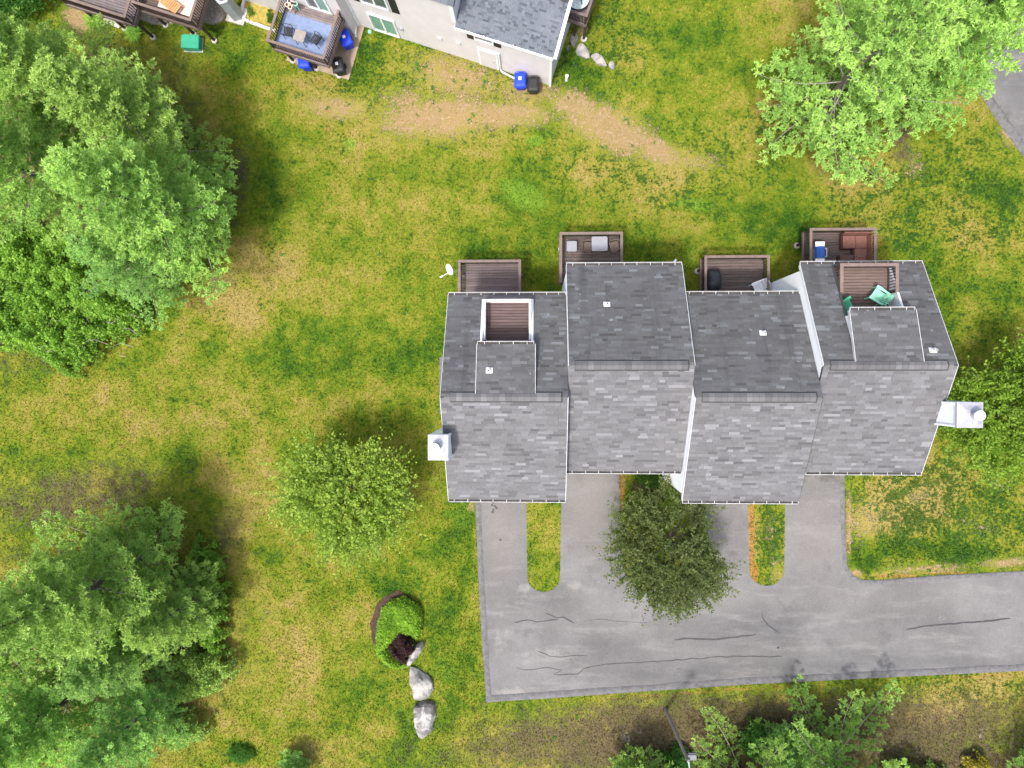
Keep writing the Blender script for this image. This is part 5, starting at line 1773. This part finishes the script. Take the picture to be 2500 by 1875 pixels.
pineA = pine_tree(11, 13.0, 4.7)
pineB = pine_tree(23, 12.0, 4.6)
pineC = pine_tree(37, 11.5, 5.4, start=.10, density=1.1, droop=.14, nbr=5, whorl=1.2, tw=.34)
pineD = pine_tree(64, 9.0, 5.8, start=.05, mat=PINES, whorl=1.15, nbr=6, density=1.3, tuft=.19, droop=.06, curve=.75, clump=.34, per=8, tw=.25, low=.98)
pineS = pine_tree(51, 5.2, 2.3, start=.06, mat=PINES, whorl=.6, density=1.2, tuft=.21, needles=8, nbr=5, droop=.05, curve=.85, clump=.32, per=7, tw=.34)
GP = 'tall white pines at the left edge'
plant_tree('pine_tree', 'tall light green pine reaching furthest right into the lawn at upper left', pineA, W(412, 525, 5), 20, 1.04, group=GP)
plant_tree('pine_tree', 'tall pine nearest the green utility box', pineB, W(345, 320, 5), 100, 1.0, group=GP)
plant_tree('pine_tree', 'pale pine at the left picture edge above the leafy thicket', pineB, W(115, 430, 5), 230, 1.05, group=GP)
plant_tree('pine_tree', 'pine in the upper left corner below the dark bush', pineA, W(150, 215, 5), 300, .95, group=GP)
plant_tree('pine_tree', 'lowest pine of the upper left stand beside the leafy thicket', pineC, W(310, 640, 4), 75, .72, group=GP, crown_mat=PINEB)
GL = 'pines of the lower left stand'
plant_tree('pine_tree', 'large spreading pine at the top of the lower left stand', pineA, W(262, 1415, 5), 15, 1.08, group=GL)
plant_tree('pine_tree', 'pine in the lower left picture corner', pineA, W(120, 1740, 4), 140, .9, group=GL)
plant_tree('pine_tree', 'smaller pine at the bottom edge of the lower left stand', pineB, W(345, 1755, 3), 60, .72, group=GL, crown_mat=PINEB)
plant_tree('pine_tree', 'pine at the left edge half behind the large spreading one', pineB, W(60, 1540, 4), 200, .92, group=GL)
plant_tree('pine_tree', 'middle pine of the lower left stand under the large one', pineA, W(300, 1590, 4), 250, .68, group=GL, crown_mat=PINEB)
plant_tree('pine_tree', 'bright pine at the right side of the lower left stand above the shrubs', pineB, W(415, 1500, 4), 330, .66, group=GL)
GR = 'pines at the upper right'
plant_tree('pine_tree', 'big loose pine with drooping limbs above the right lawn', pineC, W(2070, 200, 5), 200, 1.2, group=GR)
plant_tree('pine_tree', 'pine beside the road corner at the upper right', pineB, W(2290, 110, 5), 45, 1.12, group=GR)
GB = 'young pines on the lower bank'
for k, (x, y, s, r, lb_) in enumerate([(2020, 1850, .95, 12, 'widest pine on the bank whose limb tips reach the driveway'), (1805, 1885, .80, 70, 'pine on the bank beside the lamp post'), (2500, 1880, .75, 200, 'pine in the bottom right corner')]):
    plant_tree('pine_tree', lb_, pineD, W(x, y, 0), r, s, group='pines on the lower bank')
for k, (x, y, s, r, lb_) in enumerate([(1556, 1872, 1.05, 220, 'young pine left of the lamp post at the bottom edge'), (1885, 1800, .75, 160, 'dark young pine between the two bank pines'),
                                      (2180, 1890, .75, 120, 'low young pine at the bottom edge right of the widest bank pine'), (725, 1862, .62, 70, 'small lone pine at the bottom edge of the lawn')]):
    plant_tree('young_pine', lb_, pineS, W(x, y, 0), r, s, group=GB, crown_mat=(PINEB if k in (1, 3) else None))

treeD = leafy_tree(3, 5.6, 3.35, LEAFD, shoots=1600, leaf=.15, per=20, gaps=.52, shoot_len=(.7, 1.6))
plant_tree('leafy_tree', 'round yellow green tree standing alone on the left lawn', treeD, W(848, 1215, 3.2), 0, 1.06)
treeE = leafy_tree(8, 5.2, 3.45, LEAFE, shoots=1700, leaf=.13, per=22, gaps=.36, shoot_len=(.5, 1.2))
plant_tree('leafy_tree', 'dark olive tree over the driveway in front of the houses', treeE, W(1640, 1338, 3.0), 0, 1.07)
treeG = leafy_tree(15, 5.6, 3.5, LEAFG, shoots=1600, leaf=.15, per=20, gaps=.5, shoot_len=(.7, 1.6))
plant_tree('leafy_tree', 'bright green tree at the right picture edge beside the chimney', treeG, W(2466, 1005, 3.2), 30, 1.1)


def shrub_mass(outline, h, n, leaf, mat, seed, edge=.55, rough=.35, tscale=1.0, ragged=.5):
    """leaves over a bumpy mound above a ground outline; returns crown mesh in world coordinates"""
    rn = np.random.default_rng(seed)
    P = [W(x, y, 0) for x, y in outline]
    xs, ys = [p.x for p in P], [p.y for p in P]
    X = rn.uniform(min(xs), max(xs), n * 3)
    Y = rn.uniform(min(ys), max(ys), n * 3)
    k = inside(P, X, Y)
    X, Y = X[k][:n], Y[k][:n]
    # distance to the outline
    dist = np.full(len(X), 1e9)
    for i in range(len(P)):
        a, b = P[i], P[(i + 1) % len(P)]
        ex, ey = b.x - a.x, b.y - a.y
        t_ = np.clip(((X - a.x) * ex + (Y - a.y) * ey) / (ex * ex + ey * ey + 1e-9), 0, 1)
        dist = np.minimum(dist, np.hypot(X - a.x - t_ * ex, Y - a.y - t_ * ey))
    bump = np.array([mnoise.noise((x * 1.1 * tscale, y * 1.1 * tscale, seed)) + .5 * mnoise.noise((x * 2.7 * tscale, y * 2.7 * tscale, seed + 4)) for x, y in zip(X, Y)])
    e2 = np.array([mnoise.noise((x * 2.2, y * 2.2, seed + 9)) + .6 * mnoise.noise((x * 5.5, y * 5.5, seed + 2)) for x, y in zip(X, Y)])
    kp = dist > np.clip(ragged * (e2 + .25), 0, 9)
    X, Y, dist, bump = X[kp], Y[kp], dist[kp], bump[kp]
    top_ = h * np.sqrt(np.clip(dist / edge, 0, 1)) * (1 + rough * bump)
    Z = top_ * rn.uniform(.25, 1, len(X)) ** .35
    D = unit(rn.normal(size=(len(X), 3)) + np.array([0, 0, .6]))
    L = leaf * rn.uniform(.65, 1.3, len(X))
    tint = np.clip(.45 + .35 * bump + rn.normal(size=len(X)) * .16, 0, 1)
    v, f, tt = rhombs(np.stack([X, Y, Z], 1), D, L, L * .65, tint, .9)
    return np_mesh('foliage', v, f, mat, {'tint': tt})


th = obj('leafy_thicket', shrub_mass([(-60, 560), (60, 545), (190, 560), (300, 600), (350, 680), (385, 770), (370, 815), (330, 830), (280, 850), (250, 890), (205, 920), (160, 915), (130, 880), (60, 860), (-60, 850)], 2.0, 66000, .17, LEAFT, 5, 1.0, .8, 1.0, 1.1), None)
tag(th, 'bright green leafy undergrowth at the left edge below the pines', 'undergrowth', None, 'stuff')
m = MB()
for k in range(34):
    x, y = random.uniform(10, 340), random.uniform(640, 860)
    p = W(x, y, 1.4)
    a = random.uniform(0, 6.28)
    L = random.uniform(.5, 1.3)
    m.path([p, p + Vector((math.cos(a) * L * .5, math.sin(a) * L * .5, .35)), p + Vector((math.cos(a + .4) * L, math.sin(a + .4) * L, .5))], [.02, .014, .005], 4)
m.build('bare_twig', TWIG, th)

GS = 'shrubs around the lower left pines'


def shrub(label, outline, h, n, leaf, mat, seed, name='shrub', group=None, edge=.5, cat='shrub', rough=.3, stems=6, ragged=.5):
    c = [W(x, y, 0) for x, y in outline]
    cc = sum(c, Vector()) / len(c)
    t = thing(name, label, cat, cc, group)
    obj('crown', shrub_mass(outline, h, n, leaf, mat, seed, edge, rough, 1.0, ragged), t)
    st = MB()
    for k in range(stems):
        a = k * 6.28 / stems
        r = random.uniform(.1, .35)
        q = cc + (c[k % len(c)] - cc) * .45
        st.path([cc + Vector((math.cos(a) * .08, math.sin(a) * .08, 0)), cc + (q - cc) * .5 + Vector((0, 0, h * .4)), q + Vector((0, 0, h * .75))], [.03, .02, .01], 5)
    st.build('stem', BARK, t)
    return t


ell = lambda x, y, rx, ry, n=14, rot=0: [(x + rx * math.cos(2 * math.pi * k / n) * math.cos(rad(rot)) - ry * math.sin(2 * math.pi * k / n) * math.sin(rad(rot)), y + rx * math.cos(2 * math.pi * k / n) * math.sin(rad(rot)) + ry * math.sin(2 * math.pi * k / n) * math.cos(rad(rot))) for k in range(n)]
shrub('vivid green ivy shrub at the right side of the lower left pines', [(490, 1300), (530, 1320), (560, 1365), (566, 1440), (568, 1520), (565, 1590), (540, 1600), (500, 1560), (470, 1450), (470, 1350)], 1.3, 17000, .15, LEAFT, 21, group=GS, ragged=1.1, rough=.6)
shrub('greyish green shrub at the lower right of the left pines', [(440, 1560), (520, 1570), (590, 1580), (600, 1620), (560, 1670), (480, 1700), (430, 1650)], 1.8, 14000, .13, PINES, 22, group=GS, ragged=1.0, rough=.6)
shrub('low light shrub at the foot of the lower left pines', [(400, 1700), (470, 1720), (540, 1740), (520, 1790), (440, 1830), (380, 1800)], 1.2, 9000, .13, PINES, 23, group=GS, ragged=1.0, rough=.5)
shrub('low round dark green plant on the dry lawn at the bottom edge', ell(592, 1836, 36, 26), .35, 3000, .10, LEAFK, 24, 'ground_plant', edge=.4)
shrub('dark leafy bush in the top left corner', [(-80, -60), (60, -60), (130, -20), (150, 20), (120, 50), (60, 75), (-20, 120), (-80, 130)], 2.6, 16000, .16, LEAFK, 25, edge=.9)
shrub('yellow leaved bush on the lower bank', ell(2372, 1868, 36, 44), 1.3, 4500, .12, LEAFY, 26)
shrub('low green bush left of the yellow bush', ell(2255, 1885, 60, 34), 1.0, 5000, .12, PINES, 27)
shrub('dark green bush at the bottom edge beside the lamp post', ell(1645, 1850, 44, 40), 1.2, 5000, .13, LEAFK, 28)
shrub('dark evergreen bush between the young pines of the bank', ell(1830, 1790, 36, 50), 1.4, 5000, .13, LEAFK, 29)
shrub('dark green bush at the corner under the third house eave', [(1555, 1150), (1620, 1140), (1640, 1165), (1610, 1185), (1575, 1190), (1550, 1175)], .9, 6000, .11, LEAFK, 30)
shrub('green leafy plant in the flower bed', ell(613, 30, 11, 14), .4, 1200, .09, LEAFG, 31, 'bed_plant')
shrub('dark green round plant in the flower bed next to the deck', ell(664, 42, 13, 17), .5, 1500, .09, LEAFK, 32, 'bed_plant')
# the clipped bed by the driveway
MB_m = MB().prism([W(x + 3 * math.sin(k * 2.3), y + 3 * math.cos(k * 1.7)) for k, (x, y) in enumerate(ell(962, 1520, 55, 78, 28, 14))], 0.0, .05).build('mulch_bed', MULCH)
tag(MB_m, 'red mulch under the clipped hedge', None, None, 'structure')
hedge = [(985, 1452), (1010, 1458), (1027, 1475), (1034, 1500), (1032, 1535), (1020, 1560), (1003, 1545), (990, 1548), (965, 1555), (950, 1575), (962, 1600), (985, 1612), (1000, 1622), (970, 1626), (940, 1612), (922, 1585), (921, 1550), (926, 1510), (935, 1482), (955, 1462)]
shrub('clipped bright green box hedge curling around the purple bush', hedge, .95, 20000, .095, LEAFB, 33, 'box_hedge', edge=.3, cat='hedge', rough=.28, ragged=.12)
shrub('dark purple barberry inside the curl of the hedge', [(950, 1560), (965, 1545), (982, 1522), (1000, 1535), (1018, 1562), (1022, 1580), (1006, 1596), (1000, 1616), (985, 1612), (962, 1590)], 1.25, 12000, .10, LEAFP, 34, 'barberry', edge=.4, rough=.35)


def blades_clump(label, px, py, n, L, seed):
    rn = np.random.default_rng(seed)
    c = W(px, py, 0)
    a = rn.uniform(0, 6.283, n)
    sp = rn.uniform(.1, .9, n)
    D = unit(np.stack([np.cos(a) * sp, np.sin(a) * sp, np.full(n, .8)], 1))
    P = np.stack([c.x + rn.normal(size=n) * .08, c.y + rn.normal(size=n) * .08, np.zeros(n)], 1)
    ln = rn.uniform(.6, 1.1, n) * L
    s_ = np.stack([-np.sin(a), np.cos(a), np.zeros(n)], 1) * .018
    mid = P + D * (ln * .6)[:, None]
    tip = mid + (D * np.array([1.5, 1.5, .1])) * (ln * .45)[:, None]
    v = np.stack([P - s_, P + s_, mid + s_, mid - s_, mid - s_ * .9, mid + s_ * .9, tip + s_ * .1, tip - s_ * .1], 1).reshape(-1, 3)
    f = np.arange(n * 8).reshape(-1, 4)
    t = thing('grass_clump', label, 'plant', c)
    obj('blades', np_mesh('blades', v, f, LEAFT, {'tint': np.repeat(rn.uniform(0, 1, n), 8)}), t)


blades_clump('arching green grass clump below the top left deck post', 235, 56, 500, .75, 41)
blades_clump('arching green grass clump at the foot of the second deck post', 332, 86, 450, .7, 42)

# ------------------------------------------------------------------ turf blades
n = 520000
X = RNG.uniform(-34.5, 27.5, n)
Y = RNG.uniform(-24, 24, n)
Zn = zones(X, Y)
keep = ~inside(drive, X, Y) & ~inside([W(x, y) for x, y in road_px], X, Y)
keep &= RNG.uniform(0, 1, n) > np.clip(Zn['dirt'] * 1.1, 0, .93)
keep &= ~((X > XE[0]) & (X < XE[4]) & (Y > -5.6) & (Y < 5.1))
for poly in ([W(x, y) for x, y in [(870, 56), (891, 64), (852, 196), (700, 149), (722, 70)]], [W(x, y) for x, y in ell(965, 1525, 56, 80, 24, 12)], [B2(0, 0, 0), B2(uEnd, 0, 0), B2(uEnd, vrec, 0), B2(uEnd + 20, vrec, 0), B2(uEnd + 20, 9, 0), B2(0, 9, 0)]):
    keep &= ~inside(poly, X, Y)
X, Y = X[keep], Y[keep]
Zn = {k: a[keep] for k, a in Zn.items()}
n = len(X)
a = RNG.uniform(0, 6.283, n)
lean = RNG.uniform(.3, 1.2, n)
hl = RNG.uniform(.05, .11, n) * (1 + .5 * Zn['lush_shade'])
wd = RNG.uniform(.016, .034, n)
b0 = np.stack([X - np.sin(a) * wd, Y + np.cos(a) * wd, np.zeros(n)], 1)
b1 = np.stack([X + np.sin(a) * wd, Y - np.cos(a) * wd, np.zeros(n)], 1)
tp = np.stack([X + np.cos(a) * hl * lean, Y + np.sin(a) * hl * lean, hl], 1)
gv = np.stack([b0, b1, tp], 1).reshape(-1, 3)
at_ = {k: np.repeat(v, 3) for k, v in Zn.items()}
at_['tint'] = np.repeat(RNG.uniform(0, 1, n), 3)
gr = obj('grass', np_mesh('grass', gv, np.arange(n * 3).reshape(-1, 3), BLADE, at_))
tag(gr, 'short patchy grass blades of the lawn', 'grass', None, 'stuff')

# weed tufts in and around the bare spots
n = 26000
X = RNG.uniform(-34, 27, n)
Y = RNG.uniform(-23, 23, n)
Zn = zones(X, Y)
cl = np.array([mnoise.noise((x * .8, y * .8, 3.3)) + .6 * mnoise.noise((x * 2.4, y * 2.4, 7.1)) for x, y in zip(X, Y)])
pr_ = np.clip(.02 + .30 * Zn['weed'] + .16 * (Zn['dirt'] > .2) - .25 * (Zn['dirt'] > .92), 0, 1) * np.clip(.35 + 1.3 * cl, 0, 1)
keep = (RNG.uniform(0, 1, n) < pr_) & ~inside(drive, X, Y) & ~inside([W(x, y) for x, y in road_px], X, Y) & ~((X > XE[0]) & (X < XE[4]) & (Y > -5.6) & (Y < 5.1))
keep &= ~inside([B2(0, 0, 0), B2(uEnd, 0, 0), B2(uEnd, vrec, 0), B2(uEnd + 20, vrec, 0), B2(uEnd + 20, 9, 0), B2(0, 9, 0)], X, Y) & ~inside([W(x, y) for x, y in [(870, 56), (891, 64), (852, 196), (700, 149), (722, 70)]], X, Y)
X, Y = X[keep], Y[keep]
n, k = len(X), 8
sz = np.repeat(RNG.uniform(.06, .17, n), k)
a = RNG.uniform(0, 6.283, n * k)
P = np.stack([np.repeat(X, k) + RNG.normal(size=n * k) * sz * .35, np.repeat(Y, k) + RNG.normal(size=n * k) * sz * .35, np.full(n * k, .01)], 1)
D = unit(np.stack([np.cos(a), np.sin(a), RNG.uniform(.15, .9, n * k)], 1))
v, f, tt = rhombs(P, D, sz * RNG.uniform(.7, 1.2, n * k), sz * .5, np.repeat(RNG.uniform(0, .8, n), k), .4)
wt_ = obj('weed_tufts', np_mesh('weed_tufts', v, f, LEAFK, {'tint': tt}))
tag(wt_, 'small dark green weed tufts dotted over the worn lawn', 'weeds', None, 'stuff')
